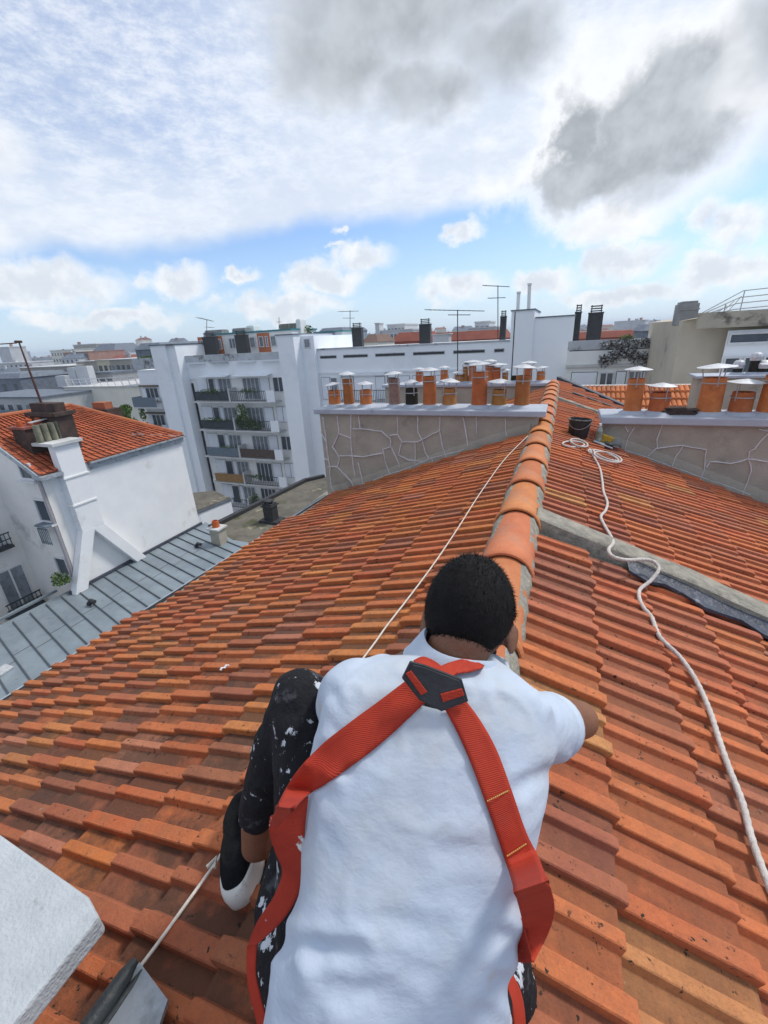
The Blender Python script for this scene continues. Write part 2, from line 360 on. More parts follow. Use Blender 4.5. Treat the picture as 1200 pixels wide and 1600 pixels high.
def tile_slope(mb, side, y0, y1, vmax, keep, tints, start=0.10, lift=.030, dirty=None):
    nu = int(round((y1-y0)/TW)); nv = int(vmax/TE)+1
    for i in range(nv):
        for j in range(nu):
            yj = y0+j*TW; v0 = start+i*TE
            vc = v0+TE*.5; xc = X0+side*vc*CA
            if not keep(xc, yj+TW*.5, v0): continue
            slip = rnd.random() < .05; dj, dl = rnd.uniform(-.008, .008)+(.016 if slip else 0), rnd.uniform(-.003, .005); rot = rnd.uniform(-.018, .018); dy = rnd.uniform(-.002, .002)
            tint = pick(tints)
            rings = []
            for t, dz, ex in ((-.09, 0, 0), (.5, 0, 0), (.955, 0, 0), (1.0, -.0035, 1), (.985, -.024, 1)):
                ring = []
                for k, (u, h) in enumerate(PROF):
                    ribA = k < 6; ribB = 9 <= k <= 12
                    vv = v0 + dj + TE*t + (ex*(.012 if ribA else (.002 if ribB else 0)))
                    hh = h + lift*max(t, 0) + dl + dz
                    if dz < -.01: hh = max(h + lift - .024, .006)
                    vv += rot*(u-.1)
                    x = X0 + side*(vv*CA + hh*SA); z = Z0 - vv*SA + hh*CA
                    ring.append((x, yj+u+dy+rot*(t-.5)*TE*.5, z))
                rings += ring
            n = len(PROF); fs = []; pan = []
            for a in range(4):
                for k in range(n-1):
                    q = (a*n+k, a*n+k+1, (a+1)*n+k+1, (a+1)*n+k)
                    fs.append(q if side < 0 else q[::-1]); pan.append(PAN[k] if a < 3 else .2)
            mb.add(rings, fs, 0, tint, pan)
roof_root = tag(empty('tiled_building', (X0, 4, -10)), 'building whose orange interlocking tile roof fills the foreground under the man, with its clay ridge', 'building')
BACK = -.9
# eave line is slightly skew to the courses
EA, EB = Vector((-3.62, 1.0, 0)), Vector((-3.10, 5.31, 0))
def eave_x(y): return EA.x + (EB.x-EA.x)*(y-EA.y)/(EB.y-EA.y)
WALL_L0, WALL_L1 = 5.31, 5.75      # left stack
WALL_R0, WALL_R1 = 5.82, 6.30      # right stack
mb = MB()
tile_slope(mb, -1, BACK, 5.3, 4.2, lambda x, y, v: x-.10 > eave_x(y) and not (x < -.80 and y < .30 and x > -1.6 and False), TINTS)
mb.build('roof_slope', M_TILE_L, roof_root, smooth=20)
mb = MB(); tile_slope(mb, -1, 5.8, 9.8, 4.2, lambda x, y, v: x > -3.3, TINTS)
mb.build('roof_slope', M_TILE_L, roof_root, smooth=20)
TR = [((.66, .18, .065), 5), ((.58, .145, .06), 5), ((.50, .145, .08), 4), ((.42, .135, .085), 2.5), ((.33, .115, .08), 1.2), ((.66, .30, .11), .8)]
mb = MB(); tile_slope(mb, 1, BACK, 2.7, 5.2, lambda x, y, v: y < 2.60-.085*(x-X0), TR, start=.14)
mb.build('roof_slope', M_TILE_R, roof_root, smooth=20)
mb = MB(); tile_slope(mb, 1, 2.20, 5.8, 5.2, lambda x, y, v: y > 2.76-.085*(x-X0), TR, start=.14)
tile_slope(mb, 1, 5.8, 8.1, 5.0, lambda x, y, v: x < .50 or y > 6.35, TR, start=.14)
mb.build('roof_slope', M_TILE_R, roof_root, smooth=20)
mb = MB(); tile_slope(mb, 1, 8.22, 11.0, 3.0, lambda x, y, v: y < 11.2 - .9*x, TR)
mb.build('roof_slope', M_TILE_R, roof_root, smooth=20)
# grit and moss crumbs lodged in the pans
mb = MB(); r4 = random.Random(11)
for _ in range(2600):
    side = r4.choice((-1, -1, 1)); j_ = r4.randint(0, 26); u = r4.choice((r4.uniform(.056, .098), r4.uniform(.157, .195))); v_ = r4.uniform(.15, 3.3)
    y_ = BACK+j_*TW+u; row = int((v_-.10)/TE); t_ = ((v_-.10)/TE)-row
    if side < 0 and X0-v_*CA < eave_x(y_)+.12: continue
    if side > 0 and 2.5 < y_ < 2.85: continue
    if mnoise.noise(Vector((v_*1.3*side, y_*1.1, 5))) < -.05: continue
    if r4.random() < .4: v_ = .10+TE*row+r4.uniform(.0, .03); t_ = 0
    h_ = .030*t_+.001; s_ = r4.uniform(.0015, .0045)*(1.6 if r4.random() < .1 else 1)
    o_ = Vector((X0+side*(v_*CA+h_*SA), y_, Z0-v_*SA+h_*CA)); k0 = len(mb.v)
    vs = [o_+Vector((s_*math.cos(a)*r4.uniform(.7, 1.4), s_*math.sin(a)*r4.uniform(.7, 1.4), 0)) for a in (0, 1.25, 2.5, 3.8, 5)]+[o_+Vector((0, 0, s_*.8))]
    mb.add(vs, [(0, 1, 5), (1, 2, 5), (2, 3, 5), (3, 4, 5), (4, 0, 5)])
tag(mb.build('moss_grit', mat('moss_crumb', (.035, .032, .022), (.10, .08, .05), 90, .98, 0), None), kind='stuff')
# boarding below the tiles, gable and walls
mb = MB()
def deck(side, y0, y1, w):
    pts = []
    for (v, hh) in ((0, -.012), (w, -.012), (w, -.15), (0, -.15)):
        pts.append((X0+side*(v*CA+hh*SA), y0, Z0-v*SA+hh*CA))
    mb.prism(pts, (0, y1-y0, 0))
deck(-1, BACK, 5.8, 3.45); deck(-1, 5.8, 9.85, 3.4); deck(1, BACK, 11, 5.2)
mb.build('roof_deck', M_MORTAR, roof_root)
MB().box(-3.05, 4.6, BACK+.05, 9.8, -25, roofz(-3.05)-.45).build('wall', M_OFFW, roof_root)
# mortar fillet under the ridge, ridge tiles
for side in (-1, 1):
    mb = MB(); y = BACK; vs = []; n = 0
    while y < 10.2:
        w = .128+.005*math.sin(y*31)+rnd.uniform(-.005, .006); zb = roofz(X0+w)
        vs += [(X0+side*.06, y, Z0+.05), (X0+side*.10, y, Z0+.035), (X0+side*w, y, zb+.034+rnd.uniform(-.004, .004)), (X0+side*(w+.006), y, zb-.005)]; n += 1; y += .05
    mb.add(vs, [(i_*4+k_, i_*4+k_+1, (i_+1)*4+k_+1, (i_+1)*4+k_) if side > 0 else ((i_+1)*4+k_, (i_+1)*4+k_+1, i_*4+k_+1, i_*4+k_) for i_ in range(n-1) for k_ in range(3)])
    mb.build('ridge_mortar', M_MORTAR, roof_root, smooth=60)
capP = .60*1.0
def ridge_tile(y, tint):
    m = MB(); vs = []; n = 18
    rad = [(0, .117, 0), (.02, .117, 0), (.47, .100, 0), (.56, .097, 0), (.62, .094, 0)]      # y, radius
    prof = [(0.0, .140), (.010, .146), (.03, .146), (.044, .141), (.052, .135), (.30, .132), (.66, .128)]
    for yy, r in prof:
        for j in range(n+1):
            a = math.pi*(-.06+1.12*j/n); dx = r*math.cos(a)*.98; dz = r*math.sin(a)*.92
            vs.append((X0+dx, y+yy, -1.130+dz - (.012*yy/.6)))
    fs = [(i*(n+1)+j, (i+1)*(n+1)+j, (i+1)*(n+1)+j+1, i*(n+1)+j+1) for i in range(len(prof)-1) for j in range(n)]
    # thickness lip
    k = len(vs)
    for j in range(n+1):
        a = math.pi*(-.06+1.12*j/n); vs.append((X0+.132*math.cos(a)*.98, y+.0, -1.130+.128*math.sin(a)*.92))
    fs += [(j, j+1, k+j+1, k+j) for j in range(n)]
    for j in range(n+1):
        a = math.pi*(-.06+1.12*j/n); vs.append((X0+.124*math.cos(a)*.98, y+.3, -1.130+.120*math.sin(a)*.92))
    fs += [(k+j, k+j+1, k+n+1+j+1, k+n+1+j) for j in range(n)]
    m.add(vs, fs, 0, tint)
    return m.build('ridge_tile', M_RIDGE, roof_root, smooth=40, origin=(X0, y, -1.1))
yy = 1.974-.03-capP*4
k = 0
while yy < 10.1:
    j = rnd.uniform(.88, 1.08); ridge_tile(yy+rnd.uniform(-.008, .008), (j, j*rnd.uniform(.86, 1.06), j*rnd.uniform(.8, 1.1))); yy += capP; k += 1
# parting strip between the two right hand roof fields with its lead flashing
def strip(y0, y1, h, x1, mb, x0=0.0, jag=.006):
    vs = []; n = 26
    for i in range(n+1):
        x = X0+.11+x0+(x1-.11-x0)*i/n; zb = roofz(x); hh = h*(.95+.5*min(1, (x-X0)/1.0)); sk = -.085*(x-X0)
        j1, j2 = rnd.uniform(-jag, jag), rnd.uniform(-jag, jag)
        vs += [(x, y0-.012+j1+sk, zb-.03), (x, y0+j1+sk, zb+hh-.012), (x, y0+.018+j2+sk, zb+hh+j2), (x, y1-.015+sk, zb+hh+j1), (x, y1+j2+sk, zb+hh-.015), (x, y1+sk, zb-.03)]
    fs = []
    for i in range(n):
        for k_ in range(5): fs.append((i*6+k_, (i+1)*6+k_, (i+1)*6+k_+1, i*6+k_+1))
    fs += [tuple(range(5, -1, -1)), tuple(n*6+q for q in range(6))]
    mb.add(vs, fs)
mb = MB(); strip(2.585, 2.765, .078, 4.6, mb); mb.build('parting_strip', M_MORTAR, roof_root, smooth=50)
mb = MB(); strip(8.10, 8.22, .05, 1.6, mb); mb.build('parting_strip', M_MORTAR, roof_root, smooth=50)
mb = MB(); vs = []; n = 40
for i in range(n+1):
    x = X0+.62+3.6*i/n; zb = roofz(x)+.012; sk = -.085*(x-X0); w = .085+.03*math.sin(i*1.9)+rnd.uniform(-.01, .01)+.03*(i/n)
    vs += [(x, 2.592+sk, zb+.070+.008*math.sin(i)), (x, 2.568+sk, zb+.06), (x, 2.556+sk, zb+.052), (x, 2.556-w+sk, zb+.050+rnd.uniform(-.003, .003)), (x, 2.554-w+sk, zb+.034)]
mb.add(vs, [(i*5+k_, (i+1)*5+k_, (i+1)*5+k_+1, i*5+k_+1) for i in range(n) for k_ in range(4)])
mb.build('lead_flashing', M_LEAD, roof_root, smooth=40)
# far end of the right slope: grey metal verge, dark gap with loose slats
mb = MB(); pts = [Vector((X0+.05, 11.15, 0)), Vector((.7, 10.6, 0)), Vector((1.9, 9.5, 0)), Vector((3.0, 8.5, 0))]
for a, b in zip(pts[:-1], pts[1:]):
    q = [(a.x, a.y, roofz(a.x)-.06), (b.x, b.y, roofz(b.x)-.06), (b.x+.06, b.y+.10, roofz(b.x)-.06), (a.x+.06, a.y+.10, roofz(a.x)-.06)]
    mb.prism(q, (0, 0, .13))
mb.build('verge_flashing', M_LEAD, roof_root)
mb = MB(); 
for i in range(4):
    a = X0+.38+i*.24; mb.prism([(a, 9.42+i*.01, roofz(a)+.03), (a+.22, 9.40+i*.01, roofz(a+.22)+.03), (a+.22, 9.56, roofz(a+.22)+.03), (a, 9.56, roofz(a)+.03)], (0, 0, .025))
mb.build('open_joint', M_RUBBER, roof_root)
# eave: zinc gutter with pale lip
mb = MB()
def eave_z(y): return roofz(eave_x(y))
for i in range(30):
    ya, yb = BACK+i*(5.9-BACK)/30, BACK+(i+1)*(5.9-BACK)/30
    for (dx0, dz0, dx1, dz1, mi) in ((.10, -.02, .02, -.06, 1), (.02, -.06, -.045, -.055, 1), (-.045, -.055, -.052, -.012, 1), (-.052, -.012, -.072, -.014, 0), (-.072, -.014, -.072, -.10, 1)):
        q = [(eave_x(ya)+dx0, ya, eave_z(ya)+dz0), (eave_x(yb)+dx0, yb, eave_z(yb)+dz0), (eave_x(yb)+dx1, yb, eave_z(yb)+dz1), (eave_x(ya)+dx1, ya, eave_z(ya)+dz1)]
        mb.add(q, [(0, 1, 2, 3)], mi)
mb.build('eave_gutter', [M_ZINCL, M_ZINCD], roof_root)

# ------------------------------------------------------------------ chimney stacks
def rain_cap(mb, c, r, h0, tilt=(0, 0), hh=.04):
    """cone on three legs above a pot whose rim centre is c"""
    ax = Vector((tilt[0], tilt[1], 1)).normalized()
    t = Vector(c)+ax*h0
    mb.lathe(t, [(r, 0), (r*1.0, .004), (r*.55, hh*.55), (.004, hh)], 18, 0, axis=ax)
def pot(root, base, r, h, tint, cap=None, flue=None, wire=True, taper=.93):
    b = Vector(base); m = MB()
    # body with hollow mouth
    m.lathe(b, [(r*1.05, -.02), (r*1.03, .02), (r, .03), (r*taper, h-.012), (r*taper, h), (r*taper-.014, h), (r*taper-.016, h-.12), (.001, h-.13)], 22, 0, tint, caps=False)
    p = m.build('chimney_pot', M_POT, root, smooth=40, origin=b)
    mm = MB(); mm.lathe(b, [(r*1.6, -.004), (r*1.35, .02), (r*1.0, .035)], 16, caps=False)
    mm.build('mortar_collar', M_COPE, p, smooth=60, origin=b)
    if cap:
        cr, ch, tx, ty = cap; top = b+Vector((0, 0, h)); m = MB()
        ax = Vector((tx, ty, 1)).normalized(); u0 = rnd.uniform(0, 2)
        rain_cap(m, top, cr, ch, (tx, ty))
        for k_ in range(3):
            a = u0+k_*2.094; q = Vector((math.cos(a), math.sin(a), 0))
            m.tube([top+q*(r*taper+.004)-Vector((0, 0, .09)), top+q*(r*taper+.004), top+ax*(ch+.004)+q*(cr*.72)], .0065, 5, 1)
        # clamp band
        m.lathe(top-Vector((0, 0, .055)), [(r*taper+.012, -.006), (r*taper+.012, .006)], 20, 1, caps=False)
        m.build('rain_cap', [M_ALU, M_STEEL], p, smooth=40, origin=top)
    return p
OR, RO, GR, BK, DO, YB, BS = (1.05, .95, .85), (.95, .72, .7), (.55, .95, 2.2), (.05, .12, .25), (.85, 1.0, .9), (.78, .95, .7), (.75, .72, .6)

def stack_wall(root, x0, x1, y0, y1, ztop, side, xin, zpad=.35, matl=M_RENDER):
    m = MB(); n = 24
    vs = []
    for i in range(n+1):
        x = x0+(x1-x0)*i/n; zb = roofz(x)-zpad
        vs += [(x, y0, zb), (x, y0, ztop), (x, y1, ztop), (x, y1, zb)]
    fs = [(i*4+k_, (i+1)*4+k_, (i+1)*4+(k_+1) % 4, i*4+(k_+1) % 4) for i in range(n) for k_ in range(4)]
    fs = [f[::-1] for f in fs] + [(0, 1, 2, 3), tuple(n*4+q for q in (3, 2, 1, 0))]
    m.add(vs, fs); return m.build('masonry', matl, root)
def fillet(root, x0, x1, y0, matl=M_MORTAR, h=.10):
    m = MB(); n = 40; vs = []
    for i in range(n+1):
        x = x0+(x1-x0)*i/n; zb = roofz(x); j = rnd.uniform(-.008, .008)
        vs += [(x, y0-.001, zb+h+.03+j), (x, y0-.010, zb+h+.01+j), (x, y0-.014, zb+.035), (x, y0-.016, zb-.02)]
    m.add(vs, [(i*4+k_, i*4+k_+1, (i+1)*4+k_+1, (i+1)*4+k_) for i in range(n) for k_ in range(3)])
    return m.build('base_fillet', matl, root, smooth=60)
def filler(root, y, lines, w=.0125, wob=.012):
    m = MB(); y = y-.008
    for ln in lines:
        pts = [at(px, py, 1, y) for px, py in ln]
        # densify with a wobble
        q = []
        for a, b in zip(pts[:-1], pts[1:]):
            k_ = max(1, int((b-a).length/.05))
            for i in range(k_):
                p = a.lerp(b, i/k_); nzv = mnoise.noise_vector(p*9)*wob if i else Vector((0, 0, 0)); q.append(Vector((p.x+nzv.x, y, p.z+nzv.z)))
        q.append(pts[-1])
        vs = []
        for i, p in enumerate(q):
            t = (q[min(i+1, len(q)-1)]-q[max(i-1, 0)]).normalized(); s_ = Vector((-t.z, 0, t.x)); ww = w*rnd.uniform(.55, 1.15)*.5
            vs += [p+s_*ww+Vector((0, .008, 0)), p+s_*ww*.7+Vector((0, -.007, 0)), p-s_*ww*.7+Vector((0, -.007, 0)), p-s_*ww+Vector((0, .008, 0))]
        m.add(vs, [(i*4+k_, i*4+k_+1, (i+1)*4+k_+1, (i+1)*4+k_) for i in range(len(q)-1) for k_ in range(3)])
    return m.build('crack_filler', M_FILLER, root, smooth=60)
def c3(x, y): return (450+x*.375, 430+y*.375)      # measured in enlarged crops
def c4(x, y): return (850+x*.29167, 430+y*.29167)
def coping(root, x0, x1, y0, y1, z0, z1, ext=.06, mat_=M_COPE):
    m = MB(); m.box(x0-ext, x1+ext, y0-ext, y1+ext, z0, z1)
    return m.build('coping', mat_, root, bevel=.012)

# left near stack
SL = tag(empty('chimney_stack', (-1.7, 5.5, -1.5)), 'left grey rendered chimney stack with white crack lines and ten pots above the tiles', 'chimney')
stack_wall(SL, -3.10, -.22, WALL_L0, WALL_L1, -.93, -1, 0)
coping(SL, -3.10, -.20, WALL_L0, WALL_L1, -.935, -.865)
filler(SL, WALL_L0, [
    [c3(160, 915), c3(250, 895), c3(330, 862), c3(420, 828), c3(520, 795), c3(600, 760), c3(690, 738), c3(735, 724)],
    [c3(145, 590), c3(160, 700), c3(175, 800), c3(180, 880), c3(205, 925)],
    [c3(205, 585), c3(212, 660), c3(185, 715), c3(215, 760), c3(205, 800), c3(265, 860), c3(280, 900)],
    [c3(212, 660), c3(262, 680), c3(268, 760), c3(280, 835)],
    [c3(262, 570), c3(262, 680)], [c3(295, 580), c3(300, 640), c3(390, 650), c3(425, 680), c3(428, 715), c3(395, 725), c3(410, 790), c3(432, 850)],
    [c3(268, 640), c3(300, 640)], [c3(215, 752), c3(310, 758), c3(395, 742)],
    [c3(292, 780), c3(318, 890)], [c3(340, 855), c3(350, 880)],
    [c3(455, 560), c3(458, 665), c3(425, 668)], [c3(458, 665), c3(475, 695), c3(540, 695), c3(635, 645)],
    [c3(540, 585), c3(542, 655), c3(560, 690), c3(572, 740), c3(590, 768)], [c3(475, 695), c3(460, 750), c3(500, 770), c3(560, 775)], [c3(530, 695), c3(530, 785)],
    [c3(430, 715), c3(455, 770), c3(465, 800)], [c3(633, 590), c3(632, 655), c3(645, 720), c3(662, 765)], [c3(600, 762), c3(605, 795)], [c3(508, 795), c3(512, 822)],
    [c3(728, 590), c3(740, 650), c3(750, 712)], [c3(785, 590), c3(787, 660)], [c3(905, 595), c3(910, 668)], [c3(135, 650), c3(162, 700)], [c3(165, 800), c3(205, 800)], [c3(150, 765), c3(168, 770)]])
fillet(SL, -3.05, -.3, WALL_L0, M_RENDER)
m = MB(); pts = [(at(833, 600+0, 1, 5.2).x, 0, 0)]
def pots_from_px(root, y, zc, lst):
    for (px, top, base, w, tint, capd) in lst:
        b = at(px, base, 1, y); t = at(px, top, 1, y); dist = b.dot(FW)
        r = w/2*dist/F; h = (t.z-b.z)
        pot(root, (b.x, y, zc), r, max(.12, h), tint, capd)
pots_from_px(SL, 5.53, -.865, [
    (523, 603, 628, 19, OR, (.115, .07, -.10, 0)), (545.5, 585, 628, 16, BS, (.115, .06, .05, 0)), (572, 602, 628, 19, OR, (.115, .075, .05, 0)),
    (617, 584, 628, 18, GR, (.125, .055, -.06, 0)), (643.5, 599, 628, 20, BK, (.095, .07, -.04, 0)), (671.5, 580, 628, 21, (.95, .78, .7), (.125, .07, 0, 0)),
    (702, 600, 629, 22, DO, (.125, .085, .10, 0)), (748.5, 576, 631, 24, RO, (.135, .085, -.05, 0)), (779.5, 603, 631, 23, YB, (.145, .085, .04, 0)), (815, 581, 631, 23, BS, (.135, .09, .05, 0))])
# far left stack
SL2 = tag(empty('chimney_stack', (-1.9, 10, -1.5)), 'far low chimney stack left of the ridge end, crowded with small orange and dark pots', 'chimney')
stack_wall(SL2, -3.9, -.25, 9.85, 10.3, -1.1, -1, 0); coping(SL2, -3.9, -.22, 9.85, 10.3, -1.1, -1.035)
pots_from_px(SL2, 10.07, -1.035, [
    (694, 568, 588, 12, OR, (.13, .06, 0, 0)), (718, 580, 592, 15, DO, (.16, .05, .05, 0)), (727, 565, 590, 8, YB, (.10, .05, 0, 0)), (738, 562, 588, 12, OR, (.2, .09, 0, 0)),
    (765, 564, 592, 14, OR, (.15, .07, .04, 0)), (775, 565, 588, 14, RO, (.24, .06, 0, 0)), (790, 563, 578, 9, YB, (.10, .05, 0, 0)), (803, 580, 590, 9, BK, None),
    (825, 564, 590, 12, RO, (.17, .05, 0, 0)), (845, 574, 590, 13, OR, (.15, .07, -.12, 0)), (762, 560, 575, 8, BK, (.12, .04, 0, 0)), (655, 572, 590, 11, RO, (.14, .06, 0, 0))])
# right near stack
SR = tag(empty('chimney_stack', (1.9, 6.0, -1.5)), 'right grey chimney stack with thin white crack lines, tall orange pots and pale coping', 'chimney')
stack_wall(SR, .52, 4.2, WALL_R0, WALL_R1, -1.085, 1, 0)
coping(SR, .54, 4.2, WALL_R0, WALL_R1, -1.09, -1.005, .07)
filler(SR, WALL_R0, [
    [c4(345, 905), c4(430, 935), c4(540, 970), c4(670, 1020), c4(840, 1080), c4(960, 1120), c4(1105, 1175)],
    [c4(515, 1000), c4(540, 970)], [c4(555, 970), c4(600, 930), c4(745, 912), c4(870, 935), c4(860, 1040), c4(835, 1115)], [c4(745, 915), c4(700, 985), c4(670, 1060)],
    [c4(635, 800), c4(605, 880), c4(608, 930)], [c4(435, 930), c4(450, 870), c4(485, 815)], [c4(435, 810), c4(450, 840)], [c4(870, 1030), c4(890, 1000), c4(1000, 1010), c4(1090, 985), c4(1200, 1000)],
    [c4(1150, 825), c4(1200, 835)], [c4(1200, 850), c4(1160, 890), c4(1130, 930), c4(1100, 945), c4(1095, 990), c4(1110, 1050), c4(1090, 1110), c4(1070, 1150), c4(1060, 1215)]], .011)
fillet(SR, .6, 4.0, WALL_R0, M_RENDER, .12)
pots_from_px(SR, 6.06, -1.005, [
    (988, 583, 637, 25, OR, (.15, .10, .02, 0)), (1029, 604, 637, 29, RO, (.15, .07, .03, 0)), (1107, 581, 638, 33, OR, (.19, .11, -.05, 0)),
    (1156, 604, 639, 31, (.85, .72, .7), (.18, .10, .03, 0)), (1203, 578, 640, 34, OR, (.19, .11, 0, 0)), (1262, 600, 642, 32, RO, (.19, .1, 0, 0))])
m = MB()
for i in range(9):
    a = rnd.uniform(-.3, .3); c_ = at(1061, 635, 1, 6.02); l, w_ = .11, .07; zc = -1.004+(i//2)*.016
    ox = rnd.uniform(-.05, .05)+(.06 if i % 2 else -.06)
    q = [(c_.x+ox+dx*l*math.cos(a)-dy*w_*math.sin(a), 6.02+dx*l*math.sin(a)+dy*w_*math.cos(a), zc) for dx, dy in ((-1, -1), (1, -1), (1, 1), (-1, 1))]
    m.prism(q, (0, 0, .014), 0, (.6, .6, .6))
tag(m.build('tile_offcuts', M_BRICK, None, origin=(at(1061, 635, 1, 6.02).x, 6.02, -1.0)), 'low pile of broken brown tile pieces lying on the right chimney coping', 'tile pile')
# far right stack
SR2 = tag(empty('chimney_stack', (3.2, 9.8, -1.5)), 'small far chimney stack at the right edge with dark pots wrapped in foil', 'chimney')
m = MB().box(2.35, 4.6, 9.9, 10.35, -3.2, -1.0); m.build('masonry', M_RENDER, SR2); coping(SR2, 2.35, 4.6, 9.9, 10.35, -1.0, -.95)
for px, top, w, capc in ((1151, 568, 13, 1), (1175, 556, 13, 2), (1190, 568, 16, 1), (1212, 562, 15, 1)):
    b = at(px, 585, 1, 10.1); t = at(px, top, 1, 10.1); r = w/2*b.dot(FW)/F
    p_ = pot(SR2, (b.x, 10.1, -.95), r, t.z+.95, BK, None)
    q = MB(); q.lathe((b.x, 10.1, t.z-.02), [(r*1.15, -.06), (r*1.25, 0), (r*1.05, .05), (r*.7, .075), (.01, .08)], 12); q.build('foil_wrap', M_ALU, p_, origin=(b.x, 10.1, t.z))

# ------------------------------------------------------------------ white slab, skylight
WB = tag(empty('chimney_stack', (-1.2, -.3, -1.4)), 'white roughcast chimney slab cutting into the bottom left corner', 'chimney')
WZ = -1.0
wp = [at(0, 1303, 2, WZ), at(138, 1400, 2, WZ), at(155, 1432, 2, WZ), at(20, 1600, 2, WZ)]
poly = [Vector((-1.75, .29, WZ)), wp[0], wp[1], wp[2], Vector((wp[3].x, wp[3].y, WZ)), Vector((wp[3].x, -.7, WZ)), Vector((-1.75, -.7, WZ))]
MB().prism([p-Vector((0, 0, .05)) for p in poly], (0, 0, .05)).build('slab', [M_WBLOCK], WB, bevel=.006)
cen = Vector((-1.25, -.2, WZ))
MB().prism([Vector((cen.x+(p.x-cen.x)*.55-.1, cen.y+(p.y-cen.y)*.55-.1, WZ-1.2)) for p in poly], (0, 0, 1.15)).build('masonry', M_WSIDE, WB)
SK = tag(empty('roof_window', on_roof(200, 1560, -1)), 'grey framed roof window corner with pale metal apron beside the white slab', 'roof window')
m = MB(); ap = [on_roof(x, y, -1, .058) for x, y in ((218, 1503), (262, 1562), (236, 1640), (150, 1660), (170, 1570))]
m.prism([p-Vector((0, 0, .012)) for p in ap], (0, 0, .012)); m.build('apron', M_ZINCL, SK)
m = MB(); rp = [on_roof(x, y, -1, .075) for x, y in ((212, 1500), (195, 1525), (165, 1568), (135, 1610), (95, 1670))]
m.tube(rp, [.008, .016, .018, .018, .018], 10); m.tube([p+Vector((.02, -.004, -.014)) for p in rp], [.004, .009, .010, .010, .010], 8)
m.build('rubber_seal', M_RUBBER, SK, smooth=60)

# ------------------------------------------------------------------ ropes and tools
def roof_path(pts, side, lift):
    out = []
    for q in pts:
        l = lift if len(q) < 3 else q[2]
        out.append(on_roof(q[0], q[1], side, l))
    return out
def spline(pts, per=6):
    o = []
    for i in range(len(pts)-1):
        p0, p1, p2, p3 = pts[max(i-1, 0)], pts[i], pts[i+1], pts[min(i+2, len(pts)-1)]
        for k_ in range(per):
            t = k_/per; o.append(.5*((2*p1)+(p2-p0)*t+(2*p0-5*p1+4*p2-p3)*t*t+(3*p1-p0-3*p2+p3)*t**3))
    o.append(pts[-1]); return o
def laid_rope(mb, pts, r, strands=3, pitch=.085, step=.008):
    # resample
    L = [0]
    for a, b in zip(pts[:-1], pts[1:]): L.append(L[-1]+(b-a).length)
    n = int(L[-1]/step); res = []; j = 0
    for i in range(n+1):
        s = i*step
        while j < len(L)-2 and L[j+1] < s: j += 1
        t = (s-L[j])/max(1e-9, L[j+1]-L[j]); res.append(pts[j].lerp(pts[j+1], min(1, t)))
    nn = 12; vs = []; prev = None
    for i, p in enumerate(res):
        t = (res[min(i+1, n)]-res[max(i-1, 0)]).normalized()
        u = t.cross(Vector((0, 0, 1))).normalized() if prev is None else (prev-t*prev.dot(t)).normalized(); prev = u; w = t.cross(u)
        for k_ in range(nn):
            a = 2*math.pi*k_/nn; rr = r*(.82+.2*abs(math.cos(1.5*(a - 2*math.pi*i*step/pitch))))
            vs.append(p+(u*math.cos(a)+w*math.sin(a))*rr)
    mb.add(vs, [(i*nn+k_, i*nn+(k_+1) % nn, (i+1)*nn+(k_+1) % nn, (i+1)*nn+k_) for i in range(n) for k_ in range(nn)])
RL = .048
main = [(921, 701), (927, 712), (937, 731), (941, 751), (943, 768), (949, 785), (946, 798), (939, 807), (944, 820), (954, 837, .065), (958, 848, .095), (951, 859, .125), (957, 869, .140), (972, 874, .145), (988, 875, .145), (1004, 874, .145),
        (1018, 876, .14), (1028, 884, .135), (1028, 893, .12), (1016, 908, .08), (1000, 921, RL), (999, 935), (1006, 950), (1018, 964), (1031, 995), (1062, 1026), (1087, 1062), (1108, 1108), (1123, 1154), (1139, 1200), (1159, 1251), (1174, 1308), (1190, 1354), (1210, 1405), (1240, 1470)]
mb = MB(); laid_rope(mb, spline(roof_path(main, 1, RL), 8), .0098)
coil = [(921, 701), (912, 693), (900, 690), (892, 694), (882, 696), (880, 692), (888, 689), (900, 690), (912, 688), (917, 697)]
mb2 = mb
def loop_pts(cx, cy, rx, ry, ang, n=16, l0=.05):
    o = []
    for i in range(n+1):
        a = 2*math.pi*i/n; x, y = rx*math.cos(a), ry*math.sin(a); o.append((cx+x*math.cos(ang)-y*math.sin(ang), cy+x*math.sin(ang)+y*math.cos(ang), l0))
    return o
for args in ((896, 694, 17, 4.5, .05, .05), (905, 692, 14, 5, .3, .07), (942, 711, 24, 4.5, .30, .05), (947, 712, 21, 4, .38, .08), (950, 714, 22, 6.5, .26, .09)):
    laid_rope(mb, spline(roof_path(loop_pts(*args[:5], l0=args[5]), 1, .05), 4), .010, step=.012)
tag(mb.build('rope', M_ROPE, None, smooth=60, origin=on_roof(1018, 964, 1)), 'thick white laid rope snaking down the right slope from a coil by the bucket', 'rope')
# thin cord on the left slope
l1 = roof_path([(829, 677), (790, 716), (752, 768), (715, 826), (680, 878), (643, 928), (605, 977), (580, 1012), (520, 1090), (450, 1185), (400, 1262), (355, 1321), (332, 1355), (294, 1408), (245, 1476), (196, 1541), (157, 1597), (120, 1650)], -1, .052)
mb = MB(); mb.tube(spline(l1, 5), .0042, 7); mb.tube([l1[12]+Vector((.006, 0, 0)), l1[12]+Vector((-.004, .02, .003)), l1[12]+Vector((-.012, -.006, .002))], .0055, 6)
tag(mb.build('safety_line', M_LINE, None, smooth=60, origin=l1[3]), 'thin white cord stretched across the left slope, passing behind the man', 'cord')
